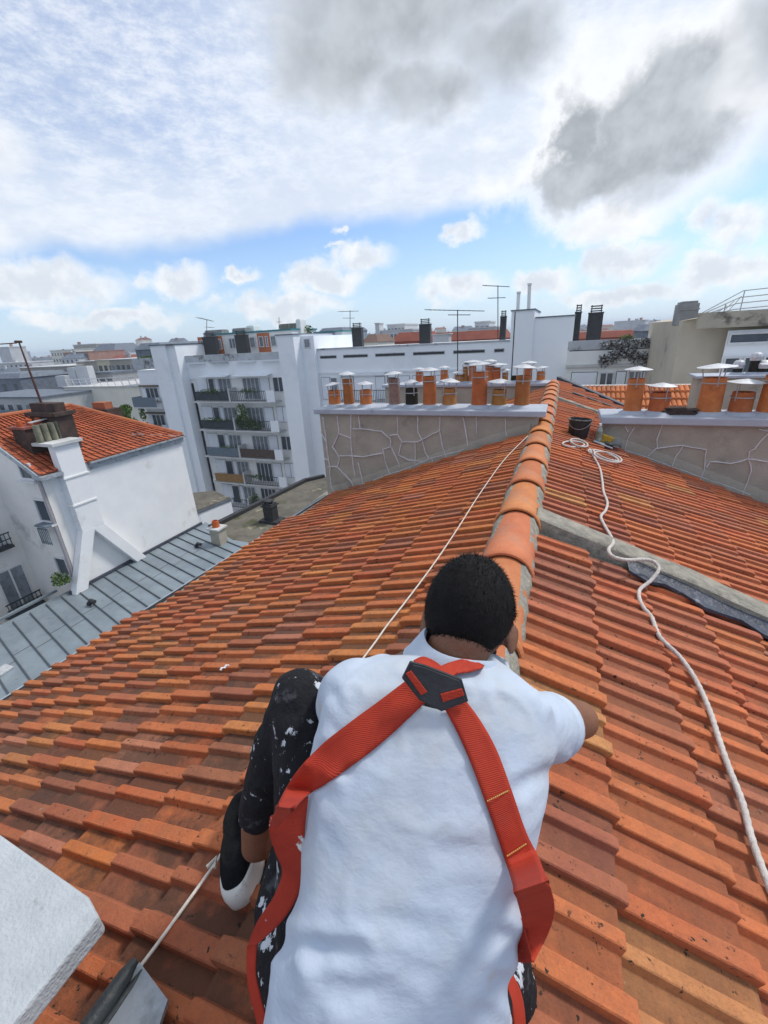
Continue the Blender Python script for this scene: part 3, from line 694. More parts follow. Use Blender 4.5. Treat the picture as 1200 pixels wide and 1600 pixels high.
# bucket
bk = on_roof(902, 683, 1, .02)
BU = tag(empty('bucket', bk), 'black plastic bucket standing on the tiles beside the ridge', 'bucket')
ax = Vector((.06, .05, 1)).normalized(); m = MB()
k_ = 1.0; m.lathe(bk, [(.001, 0), (.105, 0), (.108, .01), (.122, .19), (.130, .195), (.131, .215), (.122, .216), (.118, .20), (.104, .03), (.001, .028)], 28, axis=ax, caps=False)
m.build('shell', M_PLAST, BU, smooth=40, origin=bk)
m = MB(); m.lathe(bk, [(.131, .205), (.133, .214), (.131, .219), (.124, .219)], 28, axis=ax, caps=False); m.build('rim', mat('dusty_rim', (.35, .36, .33), (.05, .05, .05), 14, .8, .1), BU, smooth=40, origin=bk)
m = MB(); q = [bk+ax*.19+Vector((.128*math.cos(a), .128*math.sin(a), -.075*math.sin(max(0, (a-3.3)/(5.9-3.3)*math.pi)))) for a in [3.3+i*.26 for i in range(11)]]
m.tube(q, .0035, 6); m.build('handle', M_STEEL, BU, smooth=60, origin=bk)
# bottle, yellow sponge, board
bd = on_roof(938, 692, 1, .05)
m = MB(); up_r = Vector((SA, 0, CA)); down = Vector((CA, 0, -SA)); yv = Vector((0, 1, 0))
q = [bd+down*a+yv*b for a, b in ((-.09, -.09), (.13, -.12), (.16, .10), (-.06, .12))]
m.prism(q, up_r*.012); tag(m.build('mortar_board', mat('pale_board', (.42, .44, .47), (.2, .2, .22), 8, .7, .2), None, origin=bd, bevel=.003), 'grey mortar board lying on the tiles beside the rope coil', 'board')
m = MB(); q0 = bd+down*.13+yv*.03+up_r*.014
vs = []; 
for i in range(9):
    for j in range(7):
        p = q0+down*(i/8-.5)*.17+yv*(j/6-.5)*.2+up_r*(.02+.075*math.exp(-((i-6)**2/6+(j-3)**2/7))+.02*mnoise.noise(Vector((i*.6, j*.7, 3)))*1.5); vs.append(p)
m.add(vs, [(i*7+j, (i+1)*7+j, (i+1)*7+j+1, i*7+j+1) for i in range(8) for j in range(6)])
o = m.build('rag', mat('dark_rag', (.07, .075, .085), (.13, .14, .15), 9, .95, .3), None, smooth=60, origin=q0); s = o.modifiers.new('s', 'SOLIDIFY'); s.thickness = .006
tag(o, 'crumpled dark grey rag beside the mortar board at the chimney corner', 'rag')
bt = bd+down*(-.03)+yv*.02+up_r*.012
BO = tag(empty('bottle', bt), 'clear plastic bottle standing on the grey board with greenish dregs', 'bottle')
m = MB(); m.lathe(bt, [(.033, 0), (.036, .01), (.036, .11), (.03, .135), (.014, .165), (.013, .18)], 18); m.build('body', mat('clear_plastic', (.42, .47, .46), (.14, .17, .08), 14, .2, .05, spec=.6, spots=[((.10, .13, .03), 18, .55, .1)]), BO, smooth=50, origin=bt)
m = MB(); m.lathe(bt, [(.016, .178), (.016, .2), (.012, .202)], 14); m.build('cap', M_SHUT, BO, smooth=40, origin=bt)
sp = bd+down*.055+yv*.06+up_r*.012
m = MB(); q = [sp+down*a+yv*b for a, b in ((-.06, -.035), (.06, -.035), (.06, .035), (-.06, .035))]; m.prism(q, up_r*.085)
tag(m.build('sponge', mat('yellow_sponge', (.55, .36, .05), (.4, .24, .03), 20, .95, .5), None, origin=sp, bevel=.008), 'yellow sponge block resting behind the clear bottle', 'sponge')
pw = on_roof(349, 1044, -1, .05)
m = MB(); vs = [pw+Vector(((i-1)*.006+j*.004, (j-2)*.011, .004+.005*((i+j) % 2)+.006*(j % 2))) for i in range(3) for j in range(5)]
m.add(vs, [(i*5+j, (i+1)*5+j, (i+1)*5+j+1, i*5+j+1) for i in range(2) for j in range(4)])
o = m.build('paper_scrap', M_SHUT, None, origin=pw); sd = o.modifiers.new('s', 'SOLIDIFY'); sd.thickness = .001
tag(o, 'tiny white paper scrap lying in a pan of the left slope', 'scrap')
exec_marker = None
# ------------------------------------------------------------------ background buildings
def box(name, m, parent, x0, x1, y0, y1, z0, z1, bevel=0):
    return MB().box(x0, x1, y0, y1, z0, z1).build(name, m, parent, bevel=bevel, origin=((x0+x1)/2, (y0+y1)/2, z0))
def window_y(parent, x0, x1, z0, z1, y, leaves=2, glass=M_GLASS, frame=M_FRAME, fw=.07, sill=False, name='window'):
    """window in a wall that faces -Y: frame bars proud of the wall, dark panes set behind them"""
    m = MB(); t = .07
    m.box(x0, x1, y-t, y, z0, z0+fw); m.box(x0, x1, y-t, y, z1-fw, z1)
    for i in range(leaves+1):
        xc = x0+fw/2+(x1-x0-fw)*i/leaves; m.box(xc-fw/2, xc+fw/2, y-t+.002, y, z0+fw, z1-fw)
    if sill: m.box(x0-.12, x1+.12, y-.2, y, z0-.08, z0)
    w = m.build(name, frame, parent, origin=(x0, y, z0))
    MB().box(x0+fw*.5, x1-fw*.5, y-.02, y+.02, z0+fw*.5, z1-fw*.5).build('pane', glass, w, origin=(x0, y, z0))
    return w
def window_x(parent, y0, y1, z0, z1, x, leaves=2, glass=M_GLASS, frame=M_FRAME, fw=.06):
    m = MB(); t = .05
    m.box(x, x+t, y0, y1, z0, z0+fw); m.box(x, x+t, y0, y1, z1-fw, z1)
    for i in range(leaves+1):
        yc = y0+fw/2+(y1-y0-fw)*i/leaves; m.box(x, x+t-.002, yc-fw/2, yc+fw/2, z0+fw, z1-fw)
    w = m.build('window', frame, parent, origin=(x, y0, z0))
    MB().box(x-.02, x+.02, y0+fw*.5, y1-fw*.5, z0+fw*.5, z1-fw*.5).build('pane', glass, w, origin=(x, y0, z0))
    return w
def shutter_y(parent, x0, x1, z0, z1, y, m_=None):
    m = MB(); m.box(x0, x1, y-.05, y, z0, z1); m.box(x0-.035, x1+.035, y-.03, y, z0-.035, z1+.035, 1)
    m.box(x0+.04, x1-.04, y-.062, y-.05, z0+.05, z1-.05)
    return m.build('shutter', [m_ or M_SHUT, M_STEELD], parent, origin=(x0, y, z0))
M_STEELD = mat('shutter_guide', (.12, .13, .14), None, 5, .7, 0)
def leaves(mb, c, r, n, size, squash=1.0):
    for _ in range(n):
        while True:
            p = Vector((rnd.uniform(-1, 1), rnd.uniform(-1, 1), rnd.uniform(-1, 1)))
            if p.length < 1: break
        if mnoise.noise(p*2.2+Vector(c)) < -.15: continue
        q = Vector(c)+Vector((p.x*r[0], p.y*r[1], p.z*r[2])); a = Vector((rnd.gauss(0, 1), rnd.gauss(0, 1), rnd.gauss(0, 1))).normalized(); b = a.orthogonal().normalized(); s = size*rnd.uniform(.6, 1.3)
        mb.add([q-a*s, q+b*s*.5, q+a*s, q-b*s*.5], [(0, 1, 2, 3)], rnd.choice((0, 0, 1)))
def railing_y(mb, x0, x1, y, z0, h, n, r=.02):
    mb.box(x0, x1, y-r, y+r, z0+h-.05, z0+h); mb.box(x0, x1, y-r, y+r, z0+.06, z0+.1)
    for i in range(n+1):
        x = x0+(x1-x0)*i/n; mb.box(x-r*.7, x+r*.7, y-r*.7, y+r*.7, z0, z0+h-.05)

# ---- long white apartment block
BY = 36.0
AB = tag(empty('apartment_block', (-25, 40, -25)), 'long pale blue-white block of flats behind the chimneys, with stacked balconies between two windowless towers', 'apartment block')
ZG = -25
fa_x0, fa_x1 = -35.9, -24.35
box('wall', M_FACADE2, AB, fa_x0, fa_x1, BY, BY+9, ZG, -1.9)
box('parapet', M_STAIN, AB, fa_x0, fa_x1, BY-.15, BY+.1, -1.35, -.72); box('parapet_band', M_FACADE, AB, fa_x0, fa_x1, BY-.1, BY+.15, -3.0, -1.36)
box('terrace', M_STAIN, AB, fa_x0, fa_x1, BY+.16, BY+9, -1.9, -1.75)
# slots with debris along the parapet
for px0, px1 in ((296, 322), (331, 358), (371, 401), (411, 441)):
    a = at(px0, 566, 1, BY); b = at(px1, 563, 1, BY)
    MB().box(a.x, b.x, BY-.45, BY-.151, -1.52, -1.42).build('planter_shelf', M_SHUT if px0 != 331 else M_STAIN, AB)
# towers: fronts, edges measured on the towers' own faces
def tower(x0, x1, yf, ztop, name='tower', z0=ZG, yb=None, m_=M_FACADE):
    return box(name, m_, AB, x0, x1, yf, yb or BY+8, z0, ztop)
tower(-38.9, -36.9, 34.6, .38); tower(-36.9, -35.88, 34.85, .33)
box('tower_cap', M_SLATE, AB, -39.0, -35.8, 34.5, 44.1, .385, .47); box('joint', M_DARK, AB, -35.86, -35.62, 35.93, 36.0, -25, -3.4)
tower(-23.6, -21.9, 34.4, .62); box('tower_cap', M_SLATE, AB, -23.7, -21.8, 34.3, 42, .625, .70)
box('tower', M_FACADE, AB, -21.9, -20.6, 35.6, 44, ZG, .45)
window_y(AB, -21.6, -20.95, -.55, .25, 35.6, 1, M_GLASSL)
# left wing with two balconies
box('wall', M_FACADE, AB, -43.9, -38.9, 36.6, 44, ZG, -2.0)
box('parapet', M_STAIN, AB, -44.1, -38.9, 36.4, 36.7, -1.9, -.75)
m = MB(); leaves(m, (-41.2, 36.8, -.68), (2.2, .3, .16), 380, .12); m.build('parapet_grass', [M_LEAF, M_LEAFL], AB)
for zf in (-4.7, -7.65, -10.4):
    bl = box('balcony', M_SLAB, AB, -44.2, -39.1, 35.3, 36.6, zf-1.25, zf-1.1)
    m = MB(); m.box(-44.2, -40.7, 35.3, 35.34, zf-1.1, zf-.05); m.box(-44.2, -44.16, 35.35, 36.6, zf-1.1, zf-.05)
    m.build('railing', M_RAILG if zf > -6 else M_RAILB, bl)
    m = MB(); m.box(-40.69, -39.1, 35.3, 35.36, zf-1.1, zf-.05); m.build('divider', M_STAIN, bl)
    window_y(AB, -43.3, -41.4, zf-1.0, zf+.85, 36.6, 3, M_GLASS); window_y(AB, -40.6, -39.3, zf-.5, zf+.85, 36.6, 2, M_GLASSL)
    box('awning_box', M_WOOD, AB, -43.9, -41.2, 36.3, 36.6, zf+.95, zf+1.12)
m = MB(); leaves(m, (-43.9, 35.9, -6.6), (.35, .3, .9), 240, .13); m.build('climbing_plant', [M_LEAF, M_LEAFL], AB)
# five storeys of paired balconies
FLZ = [-5.1, -7.95, -10.8, -13.65, -16.5, -19.35]
scr_l = [M_RAIL, M_RAIL, M_RAILG, M_REED, M_RAIL, M_RAIL]; scr_r = [M_RAIL, M_RAIL, M_RAILB, M_RAIL, M_RAIL, M_RAIL]
for i, z in enumerate(FLZ):
    xa, xm, xb = -34.6+.0*i, -30.3, -26.0
    if i >= 3: xa = -34.9+.5*i*.5
    yb_ = BY-1.15
    bl = box('balcony', M_SLAB, AB, xa-.4, xb+1.0, yb_, BY, z-.14, z)
    m = MB()
    m.box(xa, xm-.12, yb_+.05, yb_+.09, z+.10, z+.98) if i in (0, 1, 2, 3) else railing_y(m, xa, xm-.12, yb_+.07, z, 1.0, 16)
    m.build('screen', scr_l[i], bl)
    m = MB()
    if i in (0, 1, 3, 4): railing_y(m, xm+.12, xb, yb_+.07, z, 1.0, 20)
    else: m.box(xm+.12, xb, yb_+.05, yb_+.09, z+.10, z+.98)
    m.build('railing', scr_r[i], bl)
    box('divider', M_SLAB, bl, xm-.09, xm+.09, yb_+.01, BY, z, z+1.25)
    box('end_wall', M_FACADE, bl, xb+.05, xb+1.0, yb_+.02, yb_+.12, z, z+1.05)
    # back wall openings
    window_y(AB, xa+1.0-.1*i, xa+1.75, z+.05, z+2.15, BY, 1, M_GLASS); window_y(AB, xa+2.3, xa+3.9, z+.05, z+2.15, BY, 3, M_GLASSL)
    shutter_y(AB, xa-.55, xa+.8, z+.7, z+2.2, BY-.002); shutter_y(AB, xa+1.85, xa+2.25, z+.05, z+2.15, BY-.002)
    window_y(AB, xm+1.0, xm+3.0, z+.05, z+2.15, BY, 4, M_GLASS if i > 2 else M_GLASSL); shutter_y(AB, xm+3.1, xm+4.1, z+.05, z+2.15, BY-.002)
    box('string_course', M_FACADE, AB, fa_x0, fa_x1, BY-.05, BY, z-.45, z-.16)
    if i in (0, 2): window_y(AB, -25.75, -24.45, z+.75, z+2.2, BY, 2, M_GLASS)
    else: shutter_y(AB, -25.75, -25.1, z+.75, z+2.2, BY-.003); shutter_y(AB, -25.05, -24.45, z+.75, z+2.2, BY-.003)
for x0, x1 in ((-34.0, -30.6), (-29.9, -25.7)):
    m = MB(); m.prism([(x0, BY, -2.6), (x0, BY-.9, -2.72), (x0, BY-.9, -2.8), (x0, BY, -2.66)], (x1-x0, 0, 0)); m.build('awning', M_SHUT, AB)
def balcony_plant(name, c, r, n, s=.09, fl=False):
    m = MB(); leaves(m, c, r, n, s); 
    if fl: leaves(m, c, (r[0]*.9, r[1]*1.1, r[2]), n//5, s*.6)
    o = m.build(name, [M_LEAF, M_LEAFL], None, origin=c); return o
gp = 'plants on the balconies of the white block'
tag(balcony_plant('climbing_plant', (-29.4, BY-.75, -6.7), (.95, .4, 1.35), 1500), 'tall dark green climber bushing over the second balcony of the white block', 'plant', gp)
tag(balcony_plant('potted_shrub', (-28.0, BY-.8, -7.4), (.8, .35, .65), 500), 'rounded green shrub right of the tall climber on the second balcony', 'plant', gp)
tag(balcony_plant('flower_row', (-32.6, BY-1.1, -6.95), (1.8, .2, .28), 500, .07), 'row of low yellow-green plants along the dark screen of the second balcony', 'plant', gp)
tag(balcony_plant('flower_row', (-32.6, BY-1.1, -4.1), (1.7, .2, .25), 400, .07), 'row of leafy box plants along the top left balcony', 'plant', gp)
tag(balcony_plant('potted_shrub', (-28.2, BY-1.0, -4.1), (1.4, .2, .3), 300, .07), 'scattered pot plants on the top right balcony rail', 'plant', gp)
tag(balcony_plant('potted_shrub', (-31.9, BY-1.0, -9.75), (1.0, .2, .3), 220, .07), 'sparse plants on the grey screened third balcony', 'plant', gp)
tag(balcony_plant('flower_row', (-28.6, BY-1.0, -12.75), (1.3, .2, .3), 260, .07), 'straggling plants on the fourth balcony right of the reed screen', 'plant', gp)
tag(balcony_plant('potted_shrub', (-29.6, BY-.7, -15.6), (.55, .35, .9), 420), 'upright dark shrub on the lowest visible balcony', 'plant', gp)
# penthouse storey with orange panels
def pent():
    y = 40.5
    box('penthouse', M_FACADE2, AB, -36.0, -25.9, y, y+5, -1.75, 1.15); box('roof_edge', M_TEAL, AB, -36.1, -25.8, y-.12, y+5.1, 1.155, 1.30)
    for px0, px1 in ((311, 321), (334, 349), (372, 386), (404, 423)):
        a = at(px0, 540, 1, y).x; b = at(px1, 540, 1, y).x; box('orange_panel', M_ORANGE, AB, a, b, y-.04, y, -1.7, 1.05)
    for px0, px1 in ((314, 319), (341, 347), (359, 369), (391, 400), (406, 413), (416, 420), (424, 433)):
        a = at(px0, 540, 1, y-.05).x; b = at(px1, 540, 1, y-.05).x; window_y(AB, a, b, -.3, .75, y-.045, 2 if b-a > .8 else 1, M_GLASSL)
pent()
# rooftop ducts, tanks
def duct(px0, px1, ytop, ybase, y, root_label, cowl=True, m_=M_DARK, depth=.45):
    a = at(px0, (ytop+ybase)/2, 1, y); b = at(px1, (ytop+ybase)/2, 1, y); t = at((px0+px1)/2, ytop, 1, y); g = at((px0+px1)/2, ybase, 1, y)
    w = b.x-a.x; r_ = empty('flue_chimney', ((a.x+b.x)/2, y, g.z))
    box('shaft', m_, r_, a.x, b.x, y, y+depth, g.z-.6, t.z)
    if cowl:
        m = MB()
        for k_ in range(3): m.box(a.x+w*.1, b.x-w*.1, y+.06, y+depth-.06, t.z+.05+k_*.13, t.z+.11+k_*.13)
        for xx in (a.x+w*.15, b.x-w*.2): m.box(xx, xx+.05, y+.1, y+.15, t.z, t.z+.4)
        m.box(a.x-.02, b.x+.02, y-.03, y+depth+.03, t.z-.08, t.z+.003)
        m.build('louvred_cowl', m_, r_)
    tag(r_, root_label, 'chimney', 'dark rooftop flues'); return r_
duct(318, 338, 526, 556, 38.5, 'dark square flue with a grey tank behind, leftmost on the white block roof')
duct(368, 386, 523, 553, 38.5, 'dark square flue between orange panels near the middle of the penthouse')
duct(550, 565, 512, 542, 37.5, 'slim dark flue beside the pink-panelled roof house on the long block')
duct(655, 672, 506, 538, 37.0, 'broad dark flue standing alone behind the parapet, left of the tall comb antenna')
duct(781, 790, 494, 533, 37.0, 'narrow dark ribbed flue against the left edge of the tall white block')
duct(897, 907, 487, 525, 31.0, 'thin dark flue right behind the tall white block')
duct(918, 941, 488, 526, 30.8, 'wide black flue with slatted top between tall white block and beige building')
def rooftop(px0, px1, ytop, ybase, y, m_, name, label, cat, depth=1.2, group=None):
    a = at(px0, (ytop+ybase)/2, 1, y); b = at(px1, (ytop+ybase)/2, 1, y); t = at((px0+px1)/2, ytop, 1, y); g = at((px0+px1)/2, ybase, 1, y)
    w = b.x-a.x; m = MB(); m.box(a.x, b.x, y, y+depth, g.z-.3, t.z); m.box(a.x+.06, b.x-.06, y+.06, y+depth-.06, t.z, t.z+.09)
    m.box(a.x-.03, b.x+.03, y-.03, y+.0, (g.z+t.z)/2, (g.z+t.z)/2+.06)
    return tag(m.build(name, m_, None, origin=((a.x+b.x)/2, y, g.z), bevel=.03), label, cat, group)
M_TANK = mat('rooftop_tank', (.33, .33, .32), (.2, .2, .2), 1, .8, .2)
rooftop(320, 347, 517, 527, 41, M_TANK, 'roof_housing', 'grey concrete housing behind the leftmost dark flue', 'roof housing')
rooftop(363, 383, 514, 524, 41, M_TANK, 'roof_housing', 'grey concrete housing above the second dark flue', 'roof housing')
rooftop(398, 411, 517, 525, 43, M_FACADE, 'roof_housing', 'small pale blue housing on the penthouse roof', 'roof housing')
rooftop(437, 463, 507, 525, 42, mat('striped_tank', (.30, .27, .21), (.12, .11, .1), 2, .9, .1, stretch=(6, 1, .2)), 'roof_housing', 'streaked brown and grey housing on top of the right tower', 'roof housing')
rooftop(463, 470, 500, 524, 42, M_FACADE2, 'roof_housing', 'slender white stack beside the streaked housing', 'roof housing')
rooftop(385, 397, 510, 524, 44, M_FACADE2, 'roof_housing', 'small white box with raised cap on the penthouse roof', 'roof housing')
# roof house with pink panel
rh = tag(empty('roof_house', (-20, 42, -1)), 'small roof house with pink panel and teal roof edge right of the second tower', 'roof house')
a = at(495, 535, 1, 42).x; b = at(536, 535, 1, 42).x; c_ = at(513, 535, 1, 42).x
box('wall', M_FACADE2, rh, a, b, 42, 46, -2.5, .75); box('panel', mat('pink_panel', (.60, .42, .36), None, 1, .8, 0), rh, a+.5, c_+.2, 41.95, 42, -1.2, .6); box('roof', M_TEAL, rh, a-.2, b+.2, 41.8, 46, .755, .88)
# long right facade
box('wall', M_FACADE, AB, -20.6, -3.3, BY, BY+9, ZG, -.74); box('parapet_cap', M_STAIN, AB, -20.6, -3.3, BY-.08, BY+.3, -.735, -.62)
for px0, px1, py in ((500, 526, 557), (536, 575, 555), (586, 633, 552), (645, 695, 550), (708, 758, 548), (772, 788, 546)):
    a = at(px0, py, 1, BY).x; b = at(px1, py, 1, BY).x; box('parapet_slot', M_STAIN, AB, a, b, BY-.02, BY, -1.50, -1.22)
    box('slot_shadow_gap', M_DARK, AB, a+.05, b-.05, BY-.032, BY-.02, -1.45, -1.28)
box('string_course', M_FACADE, AB, -20.6, -3.3, BY-.10, BY, -2.75, -2.6)
box('blind_box', M_SHUT, AB, at(532, 573, 1, BY).x, at(602, 573, 1, BY).x, BY-.25, BY, -2.98, -2.76)
for i in range(6):
    z = -5.1-2.85*i
    if i: box('string_course', M_FACADE, AB, -20.6, -3.3, BY-.05, BY, z+2.4, z+2.6)
    for px0, px1, kind in ((502, 515, 's'), (516, 527, 'w'), (532, 552, 's'), (587, 601, 's'), (604, 620, 'w'), (622, 640, 's'), (645, 660, 's'), (662, 676, 'w'), (678, 700, 's'), (710, 726, 's'), (728, 742, 'w'), (744, 770, 's')):
        a = at(px0, 590, 1, BY).x; b = at(px1, 590, 1, BY).x
        if kind == 's': shutter_y(AB, a, b, z+.1, z+2.0, BY-.003)
        else: window_y(AB, a, b, z+.1, z+2.0, BY, 1, M_GLASS if (px0+i) % 3 else M_GLASSL)
    bl = box('balcony', M_SLAB, AB, at(525, 615, 1, BY).x, at(612, 615, 1, BY).x, BY-1.1, BY, z-.14, z)
    m = MB(); railing_y(m, at(525, 615, 1, BY).x, at(612, 615, 1, BY).x, BY-1.05, z, 1.0, 34); m.build('railing', M_RAIL, bl)

# ---- tall white block and the right hand facade
TB = tag(empty('stair_block', (-1.5, 32, -25)), 'tall windowless white block with two thin pipes rising above the ridge end', 'building')
box('wall', M_FACADE, TB, -3.30, -1.95, 30, 36, ZG, 1.09); box('wall', M_FACADE, TB, -1.95, .33, 30.12, 35.6, ZG, .62)
box('roof_edge', M_SLATE, TB, -3.36, -1.90, 29.94, 36.05, 1.093, 1.16); box('roof_edge', M_SLATE, TB, -1.90, .39, 30.06, 35.7, .623, .69)
box('joint', M_DARK, TB, -3.12, -3.06, 29.99, 30, -5, 1.05)
for px, t in ((809, 459), (826, 446)):
    g = at(px, 486, 1, 31); tp = at(px+1.5, t, 1, 31)
    m = MB(); m.tube([(g.x, 31, 1.0), (tp.x, 31, tp.z)], .11, 10); m.lathe((tp.x, 31, tp.z), [(.09, 0), (.14, .02), (.14, .12), (.09, .14)], 12); m.build('vent_pipe', M_FACADE2, TB, smooth=40)
RF = tag(empty('apartment_block', (3, 32, -25)), 'lower white block left of the beige building, dry plants spilling over its terrace wall', 'apartment block')
yR = 29.0
box('wall', M_FACADE2, RF, .1, 6.3, yR, 36, ZG, -2.05); box('parapet', M_STAIN, RF, .1, 6.35, yR-.05, yR+.25, -1.25, -.75); box('parapet_base', M_FACADE2, RF, .1, 6.35, yR-.03, yR+.2, -2.05, -1.30)
box('open_joint', M_DARK, RF, .2, 5.6, yR-.02, yR+.2, -1.30, -1.25)
box('string_course', M_SLAB, RF, .1, 6.3, yR-.14, yR, -2.2, -2.08)
def xs(px, y=590, Y=None): return at(px, y, 1, Y or yR).x
shutter_y(RF, xs(893), xs(932), -3.9, -2.5, yR-.003); window_y(RF, xs(936), xs(959), -3.9, -2.5, yR, 2); shutter_y(RF, xs(963), xs(977), -3.9, -2.5, yR-.003)
window_y(RF, xs(980), xs(1002), -3.9, -2.45, yR, 2, M_GLASSL); shutter_y(RF, xs(1004), xs(1020), -3.9, -2.5, yR-.003); shutter_y(RF, xs(1022), xs(1045), -3.9, -2.5, yR-.003)
m = MB()
for i in range(3):
    for j in range(9):
        x = 2.0+j*.28+rnd.uniform(-.08, .08); leaves(m, (x, yR-.15, -1.0-.28*i-(.12*abs(j-4) if i else 0)), (.3, .22, .25), 90, .07)
m.build('hanging_plant', [mat('dry_leaf', (.10, .075, .06), (.05, .04, .035), 8, .9, 0), M_STAIN], RF)
tag(balcony_plant('potted_shrub', (3.1, yR+.1, -.72), (.42, .25, .2), 260, .07), 'light green bush above the terrace wall of the lower white block', 'plant')
# beige building
BB = tag(empty('beige_building', (6.5, 23, -25)), 'beige concrete building at the right edge with ribbon window and roof railing', 'building')
yB = 22.0
m = MB(); m.prism([(4.25, yB, ZG), (4.25, yB, .02), (4.9, yB-.6, .12), (12, yB-.6, .30), (12, yB, ZG)], (0, 8, 0)); m.build('wall', M_BEIGE, BB)
box('fascia', mat('rain_streaked_fascia', (.42, .375, .30), (.34, .31, .25), 1, .95, .2, 8, spots=[((.13, .12, .10), 1.1, .52, .14, (1.6, 1, 2.0))]), BB, 4.6, 12, yB-.9, yB-.6, -.30, .26)
a = xs(1128, 560, yB-.6); 
box('window_surround', M_FACADE, BB, a, 11.8, yB-.66, yB-.6, -2.6, -.42)
window_y(BB, xs(1138, 530, yB-.7), 9.5, -.92, -.50, yB-.665, 3, M_GLASS)
for k_ in range(4): window_y(BB, xs(1128, 570, yB-.7)+.02+k_*.62, xs(1128, 570, yB-.7)+.58+k_*.62, -2.0, -1.35, yB-.665, 1, M_GLASS)
window_y(BB, 7.6, 8.4, -2.1, -1.3, yB-.665, 1, M_GLASSL)
bx = rooftop(1063, 1092, 474, 495, 22.6, M_TANK, 'roof_housing', 'tilted grey sheet metal box on the corner of the beige roof', 'roof housing')
m = MB()
zr = lambda x: .02+.045*(x-4.2)
for hh in (.22, .42, .62, .84):
    m.tube([(4.9, yB+.2, zr(4.9)+hh*.25), (6.0-.25*(1-hh), yB-.3, zr(6)+hh), (12, yB-.3, zr(12)+hh)], .018, 6)
for x in (5.5, 6.0, 7.0, 8.2, 9.4, 10.6): m.tube([(x, yB-.3, zr(x)), (x, yB-.3, zr(x)+.84*min(1, (x-4.9)/1.1))], .018, 6)
for k_ in range(4): m.tube([(5.0+.2*k_, yB+.1, zr(5)), (5.35+.2*k_, yB-.3, zr(5.3)+.25+.15*k_)], .012, 5)
tag(m.build('roof_railing', M_STEEL, None, origin=(5.5, yB, .1)), 'thin metal guard rail running along the beige building roof', 'railing')
# red pantile roof behind the right stack
PR = tag(empty('neighbour_roof', (3.5, 15, -3)), 'strip of orange pantile roof seen between the pots of the right chimney stack', 'roof')
m = MB(); nx = 62; ny = 9
for j in range(ny):
    for i in range(nx):
        x = .5+i*.13; y0_, y1_ = 12.6+j*.34, 12.6+(j+1)*.34; z0_, z1_ = -3.28+j*.165, -3.28+(j+1)*.165
        if x < .35+(y0_-12.6)*.1: continue
        t = rnd.uniform(.75, 1.15); ring = []
        for (yy_, zz_, up_) in ((y0_-.03, z0_, .045), (y1_, z1_, 0)):
            for k_ in range(6):
                a = math.pi*k_/5; ring.append((x+.065-.065*math.cos(a), yy_, zz_+up_+.055*math.sin(a)))
        ring += [(x+.065-.065*math.cos(math.pi*k_/5), y0_-.03, z0_-.02) for k_ in range(6)]
        m.add(ring, [(k_, k_+1, 6+k_+1, 6+k_) for k_ in range(5)]+[(12+k_, 12+k_+1, k_+1, k_) for k_ in range(5)], 0, (t*1.25, t*1.6, t*1.3))
m.build('pantiles', M_ROOFRED, PR, smooth=40)
m = MB(); m.prism([(.3, 12.55, -3.34), (.3, 15.7, -1.81), (.3, 15.7, -4), (.3, 12.55, -4)], (8.4, 0, 0)); m.build('roof_deck', M_LEAD, PR)
box('ridge_wall', M_SLAB, PR, .3, 8.6, 15.72, 15.95, -4, -1.76); box('wall', M_OFFW, PR, .4, 8.6, 12.7, 20, -25, -4.01)

# ---- zinc roof, mossy roof, white house
ZZ = -8.62
ZR = tag(empty('zinc_roof', (-14, 12, ZZ)), 'low grey zinc sheet roof with dark standing seams beside the white house', 'roof')
sd_ = Vector((-.959, .2828, 0)).normalized()
zp = [Vector((-17.75, 1.0, ZZ)), Vector((-5.0, 1.0, ZZ)), Vector((-5, 14.4, ZZ)), Vector((-14.0, 14.55, ZZ)), Vector((-16.95, 16.0, ZZ))]
m = MB(); m.prism([p-Vector((0, 0, .3)) for p in zp], (0, 0, .3)); m.build('sheeting', M_ZINC, ZR)
m = MB(); mc = MB()
for i in range(34):
    y0_ = -1.6+i*.56; a = Vector((-7.0, y0_-(10.6)*-.2949*-1, 0)); 
    # start on the house side line x=-17.2
    s = Vector((-17.15, y0_, ZZ)); e = s-sd_*9.5
    if s.y > 15.6: continue
    if s.y < 1.2: s = s-sd_*((1.2-s.y)/-.2828) if False else s
    pts = [s, e]
    if e.y < 1.05:
        tt = (s.y-1.05)/(s.y-e.y); 
        if tt <= 0: continue
        e = s.lerp(e, tt)
    w = Vector((-sd_.y, sd_.x, 0))*.018
    m.prism([s-w, s+w, e+w, e-w], (0, 0, .045))
    for t in (2.1+(.35 if i % 2 else 0), 4.6+(.35 if i % 2 else 0), 7.2):
        c_ = s-sd_*t; n_ = Vector((0, .55, 0))
        if c_.y > 1.1 and c_.y < 14: mc.prism([c_+Vector((-.010, 0.02, 0)), c_+Vector((.010, 0.02, 0)), c_+Vector((.010, .54, 0)), c_+Vector((-.010, .54, 0))], (0, 0, .008))
m.build('standing_seams', M_ZINCD, ZR); mc.build('cross_welts', M_ZINCD, ZR)
box('wall_flashing', M_LEAD, ZR, -17.02, -16.9, 8.7, 15.7, ZZ, ZZ+.12); box('edge_flashing', M_ZINC, ZR, -17.8, -17.7, 1, 8.7, ZZ, ZZ+.08)
box('wall', M_OFFW, ZR, -16.8, -6, 1.2, 14.3, -25, ZZ-.31)
for px, py in ((139, 944), (306, 854)):
    p = at(px, py, 2, ZZ+.05)
    m = MB(); m.tube([p, p+Vector((.13, .03, .16)), p+Vector((.3, .05, .12))], [.09, .08, .075], 10); m.build('vent_cowl', M_DARK, ZR, smooth=40, origin=p)
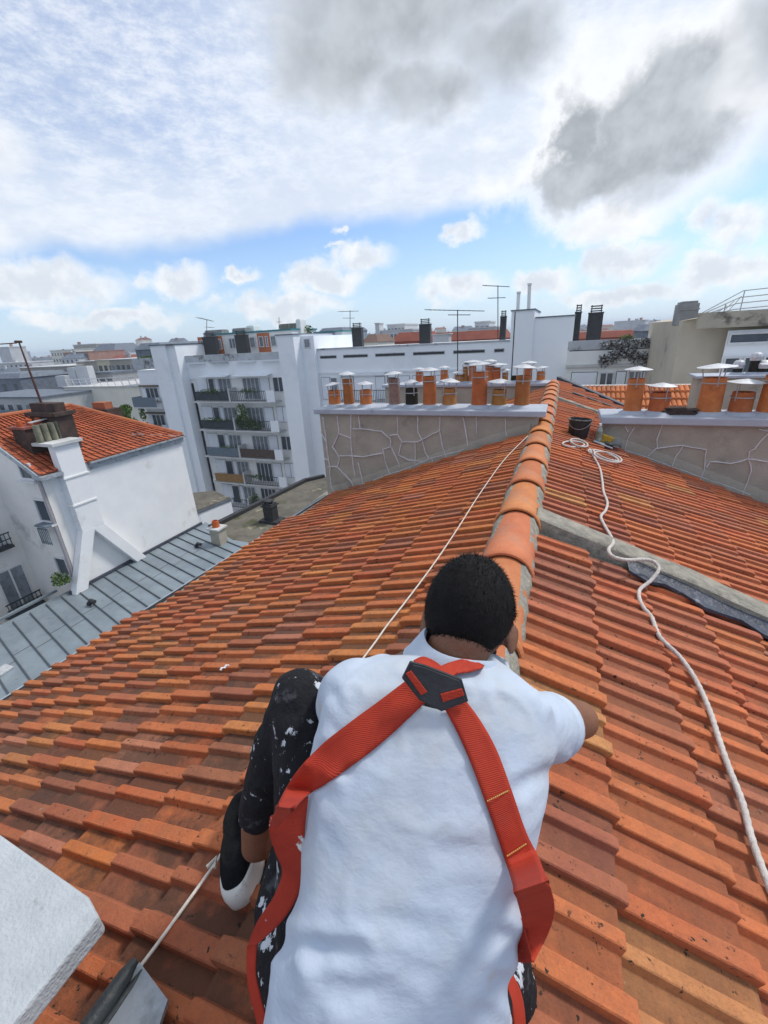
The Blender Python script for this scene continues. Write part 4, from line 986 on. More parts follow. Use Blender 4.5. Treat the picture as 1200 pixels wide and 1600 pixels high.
p = at(8, 1050, 2, ZZ); m = MB(); m.box(p.x-.3, p.x+.1, p.y-.2, p.y+.2, ZZ, ZZ+.08); m.build('roof_light', M_ALU, ZR, bevel=.02)
# small chimney at the end of the zinc roof
sc = at(343, 848, 2, ZZ)
SC = tag(empty('small_chimney', sc), 'small grey rendered chimney with one orange pot at the end of the zinc roof', 'chimney')
box('shaft', M_RENDER, SC, sc.x-.22, sc.x+.3, sc.y-.25, sc.y+.25, ZZ-.3, ZZ+.75); box('coping', M_SLAB, SC, sc.x-.3, sc.x+.38, sc.y-.32, sc.y+.32, ZZ+.752, ZZ+.83)
m = MB(); m.lathe((sc.x, sc.y, ZZ+.83), [(.17, 0), (.15, .3), (.12, .31), (.12, .1), (.001, .09)], 18, 0, (1.1, .7, .6), caps=False); m.build('chimney_pot', M_POT, SC, smooth=40)
# mossy flat roof
MZ = -8.75
MR = tag(empty('flat_roof_building', (-11, 22, MZ)), 'low building with mossy gravel flat roof below the white block of flats', 'building')
mp_ = [Vector((-14.05, 14.6, MZ)), Vector((-4, 14.0, MZ)), Vector((-4, 27, MZ)), Vector((-14.6, 27, MZ)), Vector((-17.3, 19.4, MZ)), Vector((-17.1, 16.2, MZ))]
c1_ = at(345, 800, 2, MZ); c2_ = at(505, 745, 2, MZ)
mp_ = [Vector((-14.05, 14.6, MZ)), Vector((-3, 13.6, MZ)), Vector((-3, 30, MZ)), c2_.copy(), at(475, 752, 2, MZ), at(326, 826, 2, MZ)]
m = MB(); m.prism([p-Vector((0, 0, .4)) for p in mp_], (0, 0, .4)); m.build('flat_roof', M_MOSS, MR)
m = MB()
for a, b in zip(mp_[3:-1], mp_[4:]):
    d_ = (b-a).normalized(); n_ = Vector((d_.y, -d_.x, 0))
    if n_.y > 0: n_ = -n_
    m.prism([a, b, b+n_*.28, a+n_*.28], (0, 0, .2)); 
m.build('kerb', M_DARK, MR)
m = MB(); m.prism([p-Vector((0, 0, 17)) for p in [Vector((q.x*.995-.05, q.y, MZ)) for q in mp_]], (0, 0, 16.55)); m.build('wall', M_OFFW, MR)
v = at(424, 815, 2, MZ)
VT = tag(empty('roof_vent', v), 'dark square vent stack on a broad base standing on the mossy flat roof', 'vent')
box('base', M_DARK, VT, v.x-.55, v.x+.6, v.y-.35, v.y+.45, MZ, MZ+.14, .02); box('shaft', M_DARK, VT, v.x-.26, v.x+.3, v.y-.22, v.y+.3, MZ+.141, MZ+1.05, .02)
m = MB(); m.box(v.x-.33, v.x+.37, v.y-.3, v.y+.38, MZ+.9, MZ+.96); 
for k_ in range(6): a = k_*1.05; m.box(v.x+.22*math.cos(a)-.04, v.x+.22*math.cos(a)+.04, v.y+.2*math.sin(a)-.04, v.y+.2*math.sin(a)+.04, MZ+1.05, MZ+1.16)
m.box(v.x-.2, v.x+.24, v.y-.18, v.y+.26, MZ+1.17, MZ+1.2); m.build('cowl', M_DARK, VT)
# annex under the left tower
AX = tag(empty('annex', (-22, 22, -15)), 'small blue-grey annex with a mossy flat top at the foot of the left tower', 'annex')
an = [at(302, 800, 2, -11.0), at(312, 797, 2, -11.0), at(360, 778, 2, -11.0), at(335, 767, 2, -11.0), at(300, 770, 2, -11)]
m = MB(); m.prism([p-Vector((0, 0, 12)) for p in an], (0, 0, 11.75)); m.build('wall', M_FACADE, AX)
m = MB(); cn = sum(an, Vector())/len(an); m.prism([cn+(p-cn)*1.03-Vector((0, 0, .24)) for p in an], (0, 0, .2)); m.build('roof_edge', M_SLATE, AX)
m = MB(); m.prism([cn+(p-cn)*.98-Vector((0, 0, .03)) for p in an], (0, 0, .06)); m.build('mossy_top', M_MOSS, AX)

# white house
WH = tag(empty('white_house', (-18.5, 12, -25)), 'white rendered house with red tiled hip roof and A-shaped buttress under its side chimney', 'house')
HX, HY0, HY1, HZ = -17.0, 9.15, 15.62, -3.95
m = MB(); m.prism([(HX, HY0, -25), (HX, HY0, HZ), (-20.0, HY0, -2.2), (-23.2, HY0, HZ), (-23.2, HY0, -25)], (0, .3, 0)); m.build('wall', M_OFFW, WH)
box('wall', M_WHITE, WH, -23.2, HX+.004, HY0+.301, HY1, -25, HZ+.0)
box('wall', M_OFFW, WH, -26, -19.82, -2, HY0-.002, -25, HZ-.05)
# roof: ridge along Y, hipped at the far end
rx, rz, ry = -20.0, -2.12, 12.9
def roof_face(name, quad, nrow, ncol):
    """quad: eave a -> eave b, ridge a -> ridge b; rows of ribbed tiles"""
    m = MB(); a, b, c_, d_ = [Vector(q) for q in quad]     # a,b eave; c above a, d above b
    nrm = (b-a).cross(c_-a).normalized(); 
    if nrm.z < 0: nrm = -nrm
    for i in range(nrow):
        t0, t1 = i/nrow, (i+1)/nrow; ea, eb = a.lerp(c_, t0), b.lerp(d_, t0); fa, fb = a.lerp(c_, t1), b.lerp(d_, t1)
        for j in range(ncol):
            L0 = (eb-ea).length; s0, s1 = j/ncol, (j+1)/ncol; tt = rnd.uniform(.8, 1.15)
            p = [ea.lerp(eb, s0), ea.lerp(eb, s0+.45/ncol), ea.lerp(eb, s0+.55/ncol), ea.lerp(eb, s1)]; q = [fa.lerp(fb, s0), fa.lerp(fb, s0+.45/ncol), fa.lerp(fb, s0+.55/ncol), fa.lerp(fb, s1)]
            h = (.075, .075, .035, .035); vs = [p[k_]+nrm*h[k_] for k_ in range(4)]+[q[k_]+nrm*(h[k_]-.03) for k_ in range(4)]+[p[k_]-nrm*.01 for k_ in range(4)]
            m.add(vs, [(0, 1, 5, 4), (1, 2, 6, 5), (2, 3, 7, 6), (8, 9, 1, 0), (9, 10, 2, 1), (10, 11, 3, 2), (3, 7, 4, 0)][:6], 0, (tt, tt, tt))
    return m.build(name, M_ROOFRED, WH)
roof_face('roof', ((HX+.15, HY0-.1, HZ+.04), (HX+.15, HY1+.15, HZ+.04), (rx, HY0-.1, rz), (rx, ry, rz)), 11, 26)
roof_face('roof', ((-23.2, HY0-.1, HZ), (-23.2, HY1+.15, HZ), (rx, HY0-.1, rz), (rx, ry, rz)), 8, 20)
m = MB(); m.add([(HX+.15, HY1+.15, HZ+.04), (-23.2, HY1+.15, HZ+.04), (rx, ry, rz)], [(0, 1, 2)]); m.build('roof', M_ROOFRED, WH)
m = MB(); m.tube([(HX+.1, HY1+.1, HZ+.1), (rx, ry, rz+.06), (rx, HY0-.1, rz+.06)], .09, 8, col=(1.1, 1.4, 1.4)); m.build('ridge_tiles', M_ROOFRED, WH)
m = MB(); m.box(HX+.005, HX+.10, 10.9, HY1+.1, HZ-.28, HZ-.03); m.box(HX+.02, HX+.24, 10.9, HY1+.12, HZ-.03, HZ+.03); m.build('gutter', M_ZINCL, WH)
m = MB(); m.prism([(HX+.12, HY0-.16, HZ-.12), (HX+.12, HY0-.16, HZ+.06), (rx, HY0-.16, rz+.1), (rx, HY0-.16, rz-.1)], (0, .14, 0)); m.build('verge', M_ZINCL, WH)
m = MB(); m.tube([(HX-.06, HY0-.06, -25), (HX-.06, HY0-.06, HZ)], .06, 8); m.build('drain_pipe', M_WSIDE, WH, smooth=40)
box('gutter_end', M_ZINCL, WH, HX-.2, HX+.35, HY0-.15, 9.75, HZ-.12, HZ-.0)
# side chimney in three set-backs, brick stack with four fluted pots
box('side_chimney', M_WHITE, WH, HX+.004, HX+.34, 9.72, 10.62, -6.35, -3.02)
box('side_chimney_band', M_FACADE2, WH, HX, HX+.38, 9.68, 10.66, -4.25, -4.19); box('side_chimney_band', M_FACADE2, WH, HX, HX+.38, 9.68, 10.66, -5.32, -5.26)
box('side_chimney_cap', M_SLAB, WH, HX-.70, HX+.45, 9.62, 10.74, -3.018, -2.91)
m = MB()
m.prism([(HX+.004, 9.72, -6.35), (HX+.004, 10.25, -6.35), (HX+.004, 9.22, ZZ), (HX+.004, 8.72, ZZ)], (.34, 0, 0))
m.prism([(HX+.006, 10.1, -6.349), (HX+.006, 10.62, -6.349), (HX+.006, 12.0, ZZ), (HX+.006, 11.5, ZZ)], (.33, 0, 0)); m.build('buttress', M_WHITE, WH, bevel=.02)
box('chimney_stack', M_BRICK, WH, HX-1.55, HX-.76, 9.62, 10.6, HZ-.4, -2.42)
m = MB()
for k_ in range(4): m.lathe((HX-.38, 9.78+k_*.26, -2.9), [(.115, 0), (.11, .3), (.105, .62), (.08, .63), (.08, .45), (.001, .44)], 14, caps=False)
m.build('fluted_pots', mat('mossy_pot', (.26, .25, .18), (.13, .13, .09), 5, .95, .3), WH, smooth=40)
m = MB(); m.box(HX-1.65, HX-.7, 9.55, 10.68, -2.418, -2.34); m.build('stack_cap', mat('red_cap', (.3, .1, .07), (.2, .07, .06), 4, .9, .2), WH)
m = MB(); m.prism([(HX-1.0, 9.9, -2.25), (HX-.8, 9.9, -2.25), (HX-.8, 11.2, -2.15), (HX-1.0, 11.2, -2.15)], (0, 0, .03)); m.build('pot_cover', M_ALU, WH)
m = MB()
for k_ in range(4): m.lathe((HX-1.2, 9.75+k_*.33, -2.34), [(.11, 0), (.10, .2), (.07, .21), (.001, .2)], 12, 0, (1, .6, .5), caps=False)
m.build('clay_pots', M_POT, WH, smooth=40)
box('rear_chimney', M_BRICK, WH, at(138, 650, 1, 13.8).x, at(170, 650, 1, 13.8).x, 13.8, 14.5, HZ, at(150, 640, 1, 13.8).z)
z_ = at(150, 640, 1, 13.8).z; box('rear_chimney_pot', mat('red_pot', (.42, .14, .07), (.3, .1, .05), 4, .9, .1), WH, at(141, 640, 1, 13.8).x, at(160, 640, 1, 13.8).x, 13.95, 14.35, z_+.002, at(150, 630, 1, 13.8).z)
m = MB(); a = at(50, 662, 1, 10.5); b = at(84, 640, 1, 10.5); m.box(a.x, b.x, 10.5, 11.1, -3.4, b.z-.25); m.box(a.x-.1, b.x+.1, 10.4, 11.2, b.z-.25, b.z-.12); m.box(a.x+.05, b.x-.1, 10.6, 11, b.z-.12, b.z+.2); m.build('left_chimney', M_BRICK, WH)
# windows of the house
def win_y_px(p0, p1, y): return at(*p0, 1, y), at(*p1, 1, y)
for (pa, pb, sh) in (((24, 722), (34, 748), 0), ((49, 777), (72, 815), 1), ((81, 867), (102, 898), 1)):
    a = at(*pa, 1, HY0); b = at(*pb, 1, HY0); window_y(WH, a.x+.12, a.x+.85, b.z, a.z, HY0, 1, M_GLASS, sill=True)
a = at(65, 822, 1, HY0-.35); m = MB(); m.box(a.x-.35, a.x+.3, HY0-.4, HY0-.002, a.z-.05, a.z+.02); railing_y(m, a.x-.3, a.x+.25, HY0-.36, a.z-.75, .65, 5); m.build('window_box', M_RAILG, WH)
for (ya, yb, za, zb) in ((8.25, 9.0, -9.5, -7.75), (8.0, 8.75, -6.75, -5.0)):
    window_x(WH, ya-.35, yb-.1, za, zb, -19.818, 2, M_GLASSL)
    m = MB(); m.box(-19.81, -19.45, ya-.6, yb, za-.16, za-.06); 
    for k_ in range(9): m.box(-19.5, -19.47, ya-.5+k_*.15, ya-.48+k_*.15, za-.06, za+.45)
    m.box(-19.51, -19.46, ya-.55, yb, za+.45, za+.49); m.box(-19.51, -19.46, ya-.55, yb, za+.2, za+.23); m.build('window_guard', M_RAIL, WH)
c_ = at(94, 905, 1, HY0-.5); m = MB(); leaves(m, tuple(c_), (.38, .3, .3), 420, .06)
tag(m.build('potted_shrub', [M_LEAF, M_LEAFL], None, origin=c_), 'dark green window plant squeezed beside the white buttress foot', 'plant')
c_ = at(190, 655, 1, 24.0); m = MB()
for dx, dz, r in ((-1.1, -.3, .7), (-.3, -.2, .8), (.4, .3, .6), (.7, .8, .4), (.9, -.3, .6)): leaves(m, (c_.x+dx, 24, c_.z+dz), (r, .5, r*.8), 200, .14)
m.tube([(c_.x, 24, -25), (c_.x+.1, 24, c_.z-.8), (c_.x+.8, 24, c_.z+.9)], [.14, .09, .02], 6, 2)
tag(m.build('small_tree', [M_LEAFL, M_LEAF, M_WOOD], None, origin=(c_.x, 24, -25)), 'light green leafy treetop rising behind the red roof ridge', 'tree')

# ------------------------------------------------------------------ antennas
def antenna(px, ytop, ybase, y, bars, label, lean=0, r=.022):
    t = at(px, ytop, 1, y); b = at(px+lean, ybase, 1, y); m = MB(); m.tube([b, t], r, 6)
    for (pxa, pya, pxb, pyb, rods) in bars:
        a_, b_ = at(pxa, pya, 1, y), at(pxb, pyb, 1, y); m.tube([a_, b_], r*.7, 5)
        for k_ in range(rods):
            q = a_.lerp(b_, (k_+.5)/rods); l = .55*(1-.4*k_/max(1, rods)); m.tube([q+Vector((0, -l, 0)), q+Vector((0, l, 0))], r*.4, 4)
    return tag(m.build('roof_antenna', M_DARK, None, origin=b), label, 'antenna')
antenna(715, 484, 600, 20, [(665, 484, 757, 486, 12), (700, 492, 735, 492, 3)], 'wide comb-shaped antenna on a tall mast in front of the long facade')
antenna(778, 446, 530, 37, [(754, 446, 796, 448, 8), (762, 466, 790, 465, 4)], 'double decked antenna left of the two white pipes', r=.035)
antenna(547, 485, 515, 41, [(529, 487, 560, 486, 8), (536, 497, 554, 497, 3)], 'small comb antenna above the teal edged roof house', r=.03)
antenna(323, 499, 526, 41, [(308, 496, 333, 502, 6), (322, 511, 334, 512, 2)], 'tilted antenna on the leftmost roof housing of the white block', r=.03)
antenna(436, 496, 525, 42, [(434, 503, 438, 503, 1)], 'thin whip aerial on top of the right tower', r=.03)
m = MB()
for px, dx in ((28, 0), (32, 0)):
    m.tube([at(px+(40 if px == 28 else 34), 636, 1, 10.8), at(30+dx, 536, 1, 10.8)], .03, 6)
m.tube([at(-20, 539, 1, 10.8), at(26, 536, 1, 10.8)], .02, 5); m.tube([at(24, 534, 1, 10.8), at(33, 534, 1, 10.8)], .05, 6)
tag(m.build('roof_antenna', mat('rusty_mast', (.16, .07, .05), (.09, .05, .04), 6, .9, .1), None, origin=at(64, 636, 1, 10.8)), 'leaning rusty two-legged mast on the white house chimney at far left', 'antenna')

# ------------------------------------------------------------------ middle distance on the left
def bld(label, px0, px1, ytop, y, depth, wall, roof=None, zb=-25, name='town_building', roofh=.5, wins=None, cat='building', group=None, terrace=None):
    ym = ytop; a = at(px0, ym, 1, y); b = at(px1, ym, 1, y); zt = (a.z+b.z)/2
    r_ = empty(name, ((a.x+b.x)/2, y, zb)); box('wall', wall, r_, a.x, b.x, y, y+depth, zb, zt)
    if roof is not None:
        m = MB(); ov = .2; w = b.x-a.x
        if roofh > .6: m.hexa([(a.x-ov, y-ov, zt), (b.x+ov, y-ov, zt), (b.x+ov, y+depth+ov, zt), (a.x-ov, y+depth+ov, zt)], [(a.x+roofh*.6, y+roofh, zt+roofh), (b.x-roofh*.6, y+roofh, zt+roofh), (b.x-roofh*.6, y+depth-roofh, zt+roofh), (a.x+roofh*.6, y+depth-roofh, zt+roofh)])
        else: m.box(a.x-ov, b.x+ov, y-ov, y+depth+ov, zt, zt+roofh)
        m.build('roof', roof, r_)
    if wins:
        n, rows, wz = wins
        for j in range(rows):
            for i in range(n):
                x = a.x+(b.x-a.x)*(i+.5)/n; ww = min(.55, (b.x-a.x)/n*.3); z = zt-1.0-j*wz
                m = MB(); m.box(x-ww, x+ww, y-.04, y, z-1.3, z); m.box(x-ww-.1, x+ww+.1, y-.1, y, z-1.42, z-1.31); m.build('window', M_GLASS if rnd.random() < .6 else M_GLASSL, r_)
    return tag(r_, label, cat, group)
M_CREAM = mat('cream_wall', (.74, .71, .62), (.66, .63, .55), .4, .9, .1)
M_CREAMY = mat('yellow_wall', (.62, .56, .40), (.52, .47, .34), .4, .9, .1)
M_GREYB = mat('greybrown_wall', (.38, .35, .30), (.30, .28, .24), .4, .9, .1)
M_TERRA = mat('pink_brick', (.40, .22, .16), (.3, .17, .13), .4, .9, .1)
M_PALE = mat('pale_wall', (.56, .57, .58), (.46, .47, .48), .3, .9, .1)
bld('cream flat topped building with white terrace rail, behind the red hip roof', 100, 216, 605, 50, 14, M_CREAM, M_SLAB, roofh=.15)
m = MB(); a = at(107, 600, 1, 50); b = at(214, 592, 1, 50); n = 10
m.tube([(a.x, 49.9, -3.9), (b.x, 49.9, -3.6)], .06, 5); m.tube([(a.x, 49.9, -4.35), (b.x, 49.9, -4.1)], .04, 5)
for i in range(n+1):
    x = a.x+(b.x-a.x)*i/n; m.tube([(x, 49.9, -4.9), (x-.35, 49.9, -3.75)], .06, 5)
tag(m.build('terrace_rail', M_FRAME, None, origin=(a.x, 49.9, -4.9)), 'white slanted terrace rail along the top of the cream building', 'railing')
for k_, (p0, p1, yt, lab) in enumerate(((108, 119, 575, 'pair of pale vertical ducts'), (120, 139, 573, 'broad pale duct with flared top'), (88, 103, 588, 'squat white rooftop cube'))):
    rooftop(p0, p1, yt, 602, 53, M_PALE, 'roof_housing', lab+' on the cream building terrace', 'roof housing')
bld('grey building with long balcony and blue blinds left of the cream building', -60, 62, 622, 42, 10, mat('balcony_wall', (.48, .49, .48), (.36, .37, .37), .5, .9, .1), M_SLATE, roofh=.2, wins=(9, 3, 2.8))
m = MB(); a = at(0, 645, 1, 41); m.box(a.x-10, at(60, 645, 1, 41).x, 40.6, 40.7, a.z-.6, a.z+.5); m.box(a.x-10, at(60, 645, 1, 41).x, 40.6, 42, a.z-.8, a.z-.61)
tag(m.build('balcony', M_RAILG, None, origin=a), 'long grey balcony front across the grey building at far left', 'balcony')
bld('slate mansard house with white dormers at the left edge', -40, 30, 592, 56, 10, M_SLATE, M_SLATE, roofh=.9, wins=(4, 1, 3))
bld('long low grey-brown roof block behind the leaning mast', 30, 106, 574, 66, 12, M_GREYB, M_SLAB, roofh=.15)
bld('grey-brown block with small windows left of the white tower', 170, 210, 562, 64, 12, M_GREYB, M_SLAB, roofh=.15, wins=(5, 3, 3))
bld('yellowish gabled block between the grey-brown blocks', 150, 175, 563, 66, 12, M_CREAMY, M_SLAB, roofh=.12, wins=(3, 3, 3))
bld('olive grey party wall left of the yellowish block', 118, 152, 565, 70, 12, M_GREYB, M_SLAB, roofh=.12)
bld('small grey house with dark windows below the yellowish block', 142, 175, 584, 58, 8, mat('dull_wall', (.33, .33, .33), (.26, .26, .26), .4, .9, .1), M_SLATE, roofh=.3, wins=(3, 1, 3))
bld('slate grey mansard block over the left wing, dark flue on its corner', 211, 248, 546, 52, 10, M_SLATE, M_SLATE, roofh=.9, wins=(4, 1, 3))
bld('terracotta and cream apartment house on the left skyline', 98, 137, 551, 150, 20, M_TERRA, M_TERRA, roofh=.3, wins=(8, 3, 2.9))
bld('cream stepped tower block on the left skyline', 78, 110, 548, 165, 20, M_CREAM, M_SLAB, roofh=.4, wins=(7, 3, 3))
bld('blue slate roofed mansion on the left skyline', 141, 178, 552, 170, 20, M_PALE, M_SLATE, roofh=4.5, wins=(8, 2, 3))
bld('white stepped flats standing high beyond the broad dark flue', 592, 644, 517, 150, 25, M_PALE, M_SLAB, roofh=.4, wins=(9, 3, 3.2))
bld('upper white storeys set back on the stepped flats', 605, 632, 508, 158, 16, M_PALE, M_SLAB, roofh=.4, wins=(5, 1, 3))
bld('slim white tower left of the stepped flats', 586, 592, 506, 149, 4, M_PALE, M_SLAB, roofh=.3)
bld('white house with flat terraces beyond the comb antenna', 732, 775, 513, 140, 22, M_PALE, M_SLAB, roofh=.4, wins=(7, 2, 3))
bld('white upper block on the flat terraced house', 742, 765, 504, 146, 12, M_PALE, M_SLAB, roofh=.4, wins=(3, 1, 3))
bld('red roofed terrace seen above the long parapet', 672, 790, 531, 80, 10, mat('brick_red', (.33, .09, .05), (.22, .06, .04), .5, .9, .2), mat('dull_red_roof', (.28, .08, .05), (.2, .06, .04), .5, .9, .2), roofh=1.4)
bld('dark red roofed house left of the broad dark flue', 612, 668, 533, 84, 10, MATS['brick_red'], MATS['dull_red_roof'], roofh=1.6)
bld('white chimney wall in front of the red roofs', 676, 701, 523, 76, 2, M_PALE, M_SLAB, roofh=.15)
bld('plain house with brown roof right of the pink panelled roof house', 566, 590, 535, 70, 8, M_CREAM, mat('brown_roof', (.2, .13, .1), None, .5, .9, .1), roofh=1.2)
bld('pale blue-grey glazed building beyond the roof house', 499, 535, 518, 95, 14, mat('blue_grey_wall', (.26, .33, .38), (.2, .25, .29), .3, .7, 0), M_SLATE, roofh=.8, wins=(8, 1, 3))
bld('orange roofed row behind the right hand flues', 900, 1062, 526, 90, 12, MATS['brick_red'], MATS['dull_red_roof'], roofh=1.0)
bld('dark blue roof line beside the beige building', 1005, 1062, 516, 60, 8, M_SLATE, M_SLATE, roofh=.7)
c_ = at(405, 0, 1, 78); 
for px, pw_, yt, yv, lab in ((600, 26, 535, 88, 'dark green treetop over the long parapet'), ):
    g = at(px, yt, 1, yv); m = MB()
    for _ in range(9): leaves(m, (g.x+rnd.uniform(-2.2, 2.2), yv, g.z-.9+rnd.uniform(-.7, .5)), (1.2, 1, .8), 120, .22)
    m.tube([(g.x, yv, -25), (g.x, yv, g.z-1)], [.35, .15], 7, 2)
    tag(m.build('small_tree', [M_LEAF, M_LEAFL, M_WOOD], None, origin=(g.x, yv, -25)), lab, 'tree')
c_ = at(480, 516, 1, 43); m = MB(); leaves(m, tuple(c_), (.7, .5, .5), 300, .1); tag(m.build('potted_shrub', [M_LEAF, M_LEAF], None, origin=c_), 'round dark shrub on the roof between the towers', 'plant')
# skyline: individual far buildings, labelled from left to right
def skyline():
    r2 = random.Random(21); items = []
    wallm = [(M_PALE, 'pale grey'), (M_CREAM, 'cream'), (M_GREYB, 'grey-brown'), (M_FACADE, 'bluish white'), (M_PALE, 'pale grey'), (M_TERRA, 'pinkish brick'), (M_CREAMY, 'yellowish'), (M_PALE, 'pale grey')]
    roofm = [(M_SLATE, 'slate roof', 3), (M_SLAB, 'flat roof', .5), (MATS['dull_red_roof'], 'red roof', 1.8), (M_SLAB, 'flat roof', .5), (M_SLATE, 'slate roof', 2.8)]
    for d in (150, 190, 260, 360, 480, 620):
        azd = -61.0
        while azd < 19:
            w = r2.uniform(11, 26) if d < 300 else r2.uniform(9, 20); a = R(azd); x, y = math.sin(a)*d, math.cos(a)*d
            if not ((azd > -16 and d < 200) or (azd > -8 and d < 300)):
                top = r2.uniform(-6.5, -3.5) if d < 200 else r2.uniform(-5, -1)+ (r2.random() < .12)*r2.uniform(2, 4)
                if d >= 360: top = r2.uniform(-5, 2.5)+(r2.random() < .2)*r2.uniform(3, 8)
                items.append((azd, x, y, w, top, r2.choice(wallm), r2.choice(roofm), d))
            azd += math.degrees(w/d)*r2.uniform(1.0, 1.7)
    items.sort(key=lambda t: t[0])
    ordn = lambda n: str(n)+('th' if 10 <= n % 100 <= 20 else {1: 'st', 2: 'nd', 3: 'rd'}.get(n % 10, 'th'))
    cnt = {}
    for (azd, x, y, w, top, (wm, wn), (rm, rn, rh), d) in items:
        band = 'near row' if d < 200 else ('middle row' if d < 300 else 'farthest row')
        key = (wn, rn, band); cnt[key] = cnt.get(key, 0)+1
        r_ = empty('distant_building', (x, y, -25)); r_.rotation_euler = (0, 0, r2.uniform(-.5, .5))
        def loc(o): o.parent = r_; o.location = (0, 0, 0); return o
        m = MB(); dp = r2.uniform(9, 16); m.box(-w/2, w/2, 0, dp, 0, 25+top); loc(m.build('wall', wm, None))
        m = MB(); h0 = 25+top
        if rh < 1:
            m.box(-w/2-.2, w/2+.2, -.2, dp+.2, h0, h0+rh); 
        else: m.hexa([(-w/2-.3, -.3, h0), (w/2+.3, -.3, h0), (w/2+.3, dp+.3, h0), (-w/2-.3, dp+.3, h0)], [(-w/2+1.2, dp*.4, h0+rh), (w/2-1.2, dp*.4, h0+rh), (w/2-1.2, dp*.6, h0+rh), (-w/2+1.2, dp*.6, h0+rh)])
        loc(m.build('roof', rm, None))
        for _ in range(r2.randint(1, 3)):
            m = MB(); cx = r2.uniform(-w/2+1, w/2-2); cw = r2.uniform(.6, 2.2); cy = r2.uniform(1, dp-3); hh_ = h0+max(rh, .3)*.8+r2.uniform(.6, 1.8)
            m.box(cx, cx+cw, cy, cy+1, h0, hh_); m.box(cx-.1, cx+cw+.1, cy-.1, cy+1.1, hh_, hh_+.2); loc(m.build('roof_chimney', r2.choice([M_STAIN, M_TERRA, M_PALE]), None))
        if d < 300:
            nn = int(w/2.6)
            for j in range(2):
                m = MB()
                for i in range(nn):
                    cx = -w/2+w*(i+.5)/nn; m.box(cx-.5, cx+.5, -.05, 0, h0-1.9-j*3, h0-.6-j*3)
                loc(m.build('window_row', M_GLASS, None))
        tag(r_, f'{ordn(cnt[key])} {wn} block with {rn} from left, {band} of skyline', 'building', 'far buildings along the skyline')
skyline()

# ------------------------------------------------------------------ the man
M_SKIN = mat('skin', (.23, .105, .06), (.18, .08, .045), 12, .55, .15, 120, spec=.4)
M_HAIR = mat('hair', (.009, .008, .008), (.005, .005, .005), 60, .75, .2, 300, spec=.18)
M_SHIRT = mat('shirt_cotton', (.51, .575, .66), (.44, .505, .60), 5, .92, .16, 30, spots=[((.47, .50, .53), 3.4, .52, .18), ((.52, .46, .38), 8, .66, .12)], stretch=(1, 1, 1.8))
M_SHIRTC = mat('shirt_collar', (.51, .575, .66), (.45, .515, .61), 14, .92, .08, 90)
M_STRAP = mat('harness_webbing', (.45, .042, .018), (.36, .030, .015), 14, .75, .08, 260, spots=[((.30, .05, .03), 7, .60, .12), ((.62, .30, .22), 22, .70, .04)])
M_STRAPD = mat('harness_paint_spot', (.42, .038, .018), (.32, .028, .014), 14, .75, .08, 200, spots=[((.7, .7, .68), 16, .60, .03)])
M_STITCH = mat('stitching', (.6, .42, .12), None, 9, .9, 0)
M_PLATE = mat('plate_plastic', (.035, .037, .04), (.05, .052, .056), 20, .5, .1, spots=[((.4, .4, .4), 55, .70, .03)])
M_TROUS = mat('paint_splashed_trousers', (.014, .014, .017), (.008, .008, .01), 9, .9, .4, 60, spots=[((.55, .58, .62), 15, .60, .02, (1, 1, .5)), ((.45, .47, .5), 34, .63, .02), ((.12, .12, .13), 10, .60, .12), ((.6, .62, .64), 60, .70, .02)])
M_SHOE = mat('black_canvas', (.008, .009, .011), (.014, .015, .017), 30, .95, .3, 200, spec=.1)
M_SOLE = mat('white_rubber_sole', (.72, .71, .67), (.58, .57, .53), 10, .7, .1, spots=[((.3, .29, .27), 12, .62, .1)])

def ell(mb, c, ax, n=14):
    """ellipsoid: ax = three half-axis vectors"""
    c = Vector(c); a, b, d = [Vector(v) for v in ax]; vs = [c+d]
    for i in range(1, n):
        t = math.pi*i/n
        for j in range(2*n): p = math.pi*j/n; vs.append(c+a*(math.sin(t)*math.cos(p))+b*(math.sin(t)*math.sin(p))+d*math.cos(t))
    vs.append(c-d); k_ = 2*n; fs = [(0, 1+j, 1+(j+1) % k_) for j in range(k_)]
    for i in range(n-2): fs += [(1+i*k_+j, 1+(i+1)*k_+j, 1+(i+1)*k_+(j+1) % k_, 1+i*k_+(j+1) % k_) for j in range(k_)]
    o = 1+(n-2)*k_; fs += [(len(vs)-1, o+(j+1) % k_, o+j) for j in range(k_)]
    mb.add(vs, fs)
def ball(mb, c, r): ell(mb, c, ((r, 0, 0), (0, r, 0), (0, 0, r)), 10)
def limb(mb, pts, rs):
    """rounded tapering limb through joints"""
    P_ = [Vector(p) for p in pts]
    for i in range(len(P_)-1):
        k_ = max(2, int((P_[i+1]-P_[i]).length/(.35*min(rs[i], rs[i+1])))+1)
        for j in range(k_+1):
            t = j/k_; ball(mb, P_[i].lerp(P_[i+1], t), rs[i]+(rs[i+1]-rs[i])*t)
def loft(mb, sts, n=40, pw=2.3):
    """sts: (centre, lateral half vector, depth half vector) closed super-ellipse sections"""
    vs = []
    for c, a, b in sts:
        c, a, b = Vector(c), Vector(a), Vector(b)
        for j in range(n):
            t = 2*math.pi*j/n; ct, st = math.cos(t), math.sin(t)
            vs.append(c+a*(math.copysign(abs(ct)**(2/pw), ct))+b*(math.copysign(abs(st)**(2/pw), st)))
    k_ = len(sts); fs = [(i*n+j, i*n+(j+1) % n, (i+1)*n+(j+1) % n, (i+1)*n+j) for i in range(k_-1) for j in range(n)]
    fs += [tuple(range(n-1, -1, -1)), tuple(range((k_-1)*n, k_*n))]; mb.add(vs, fs)
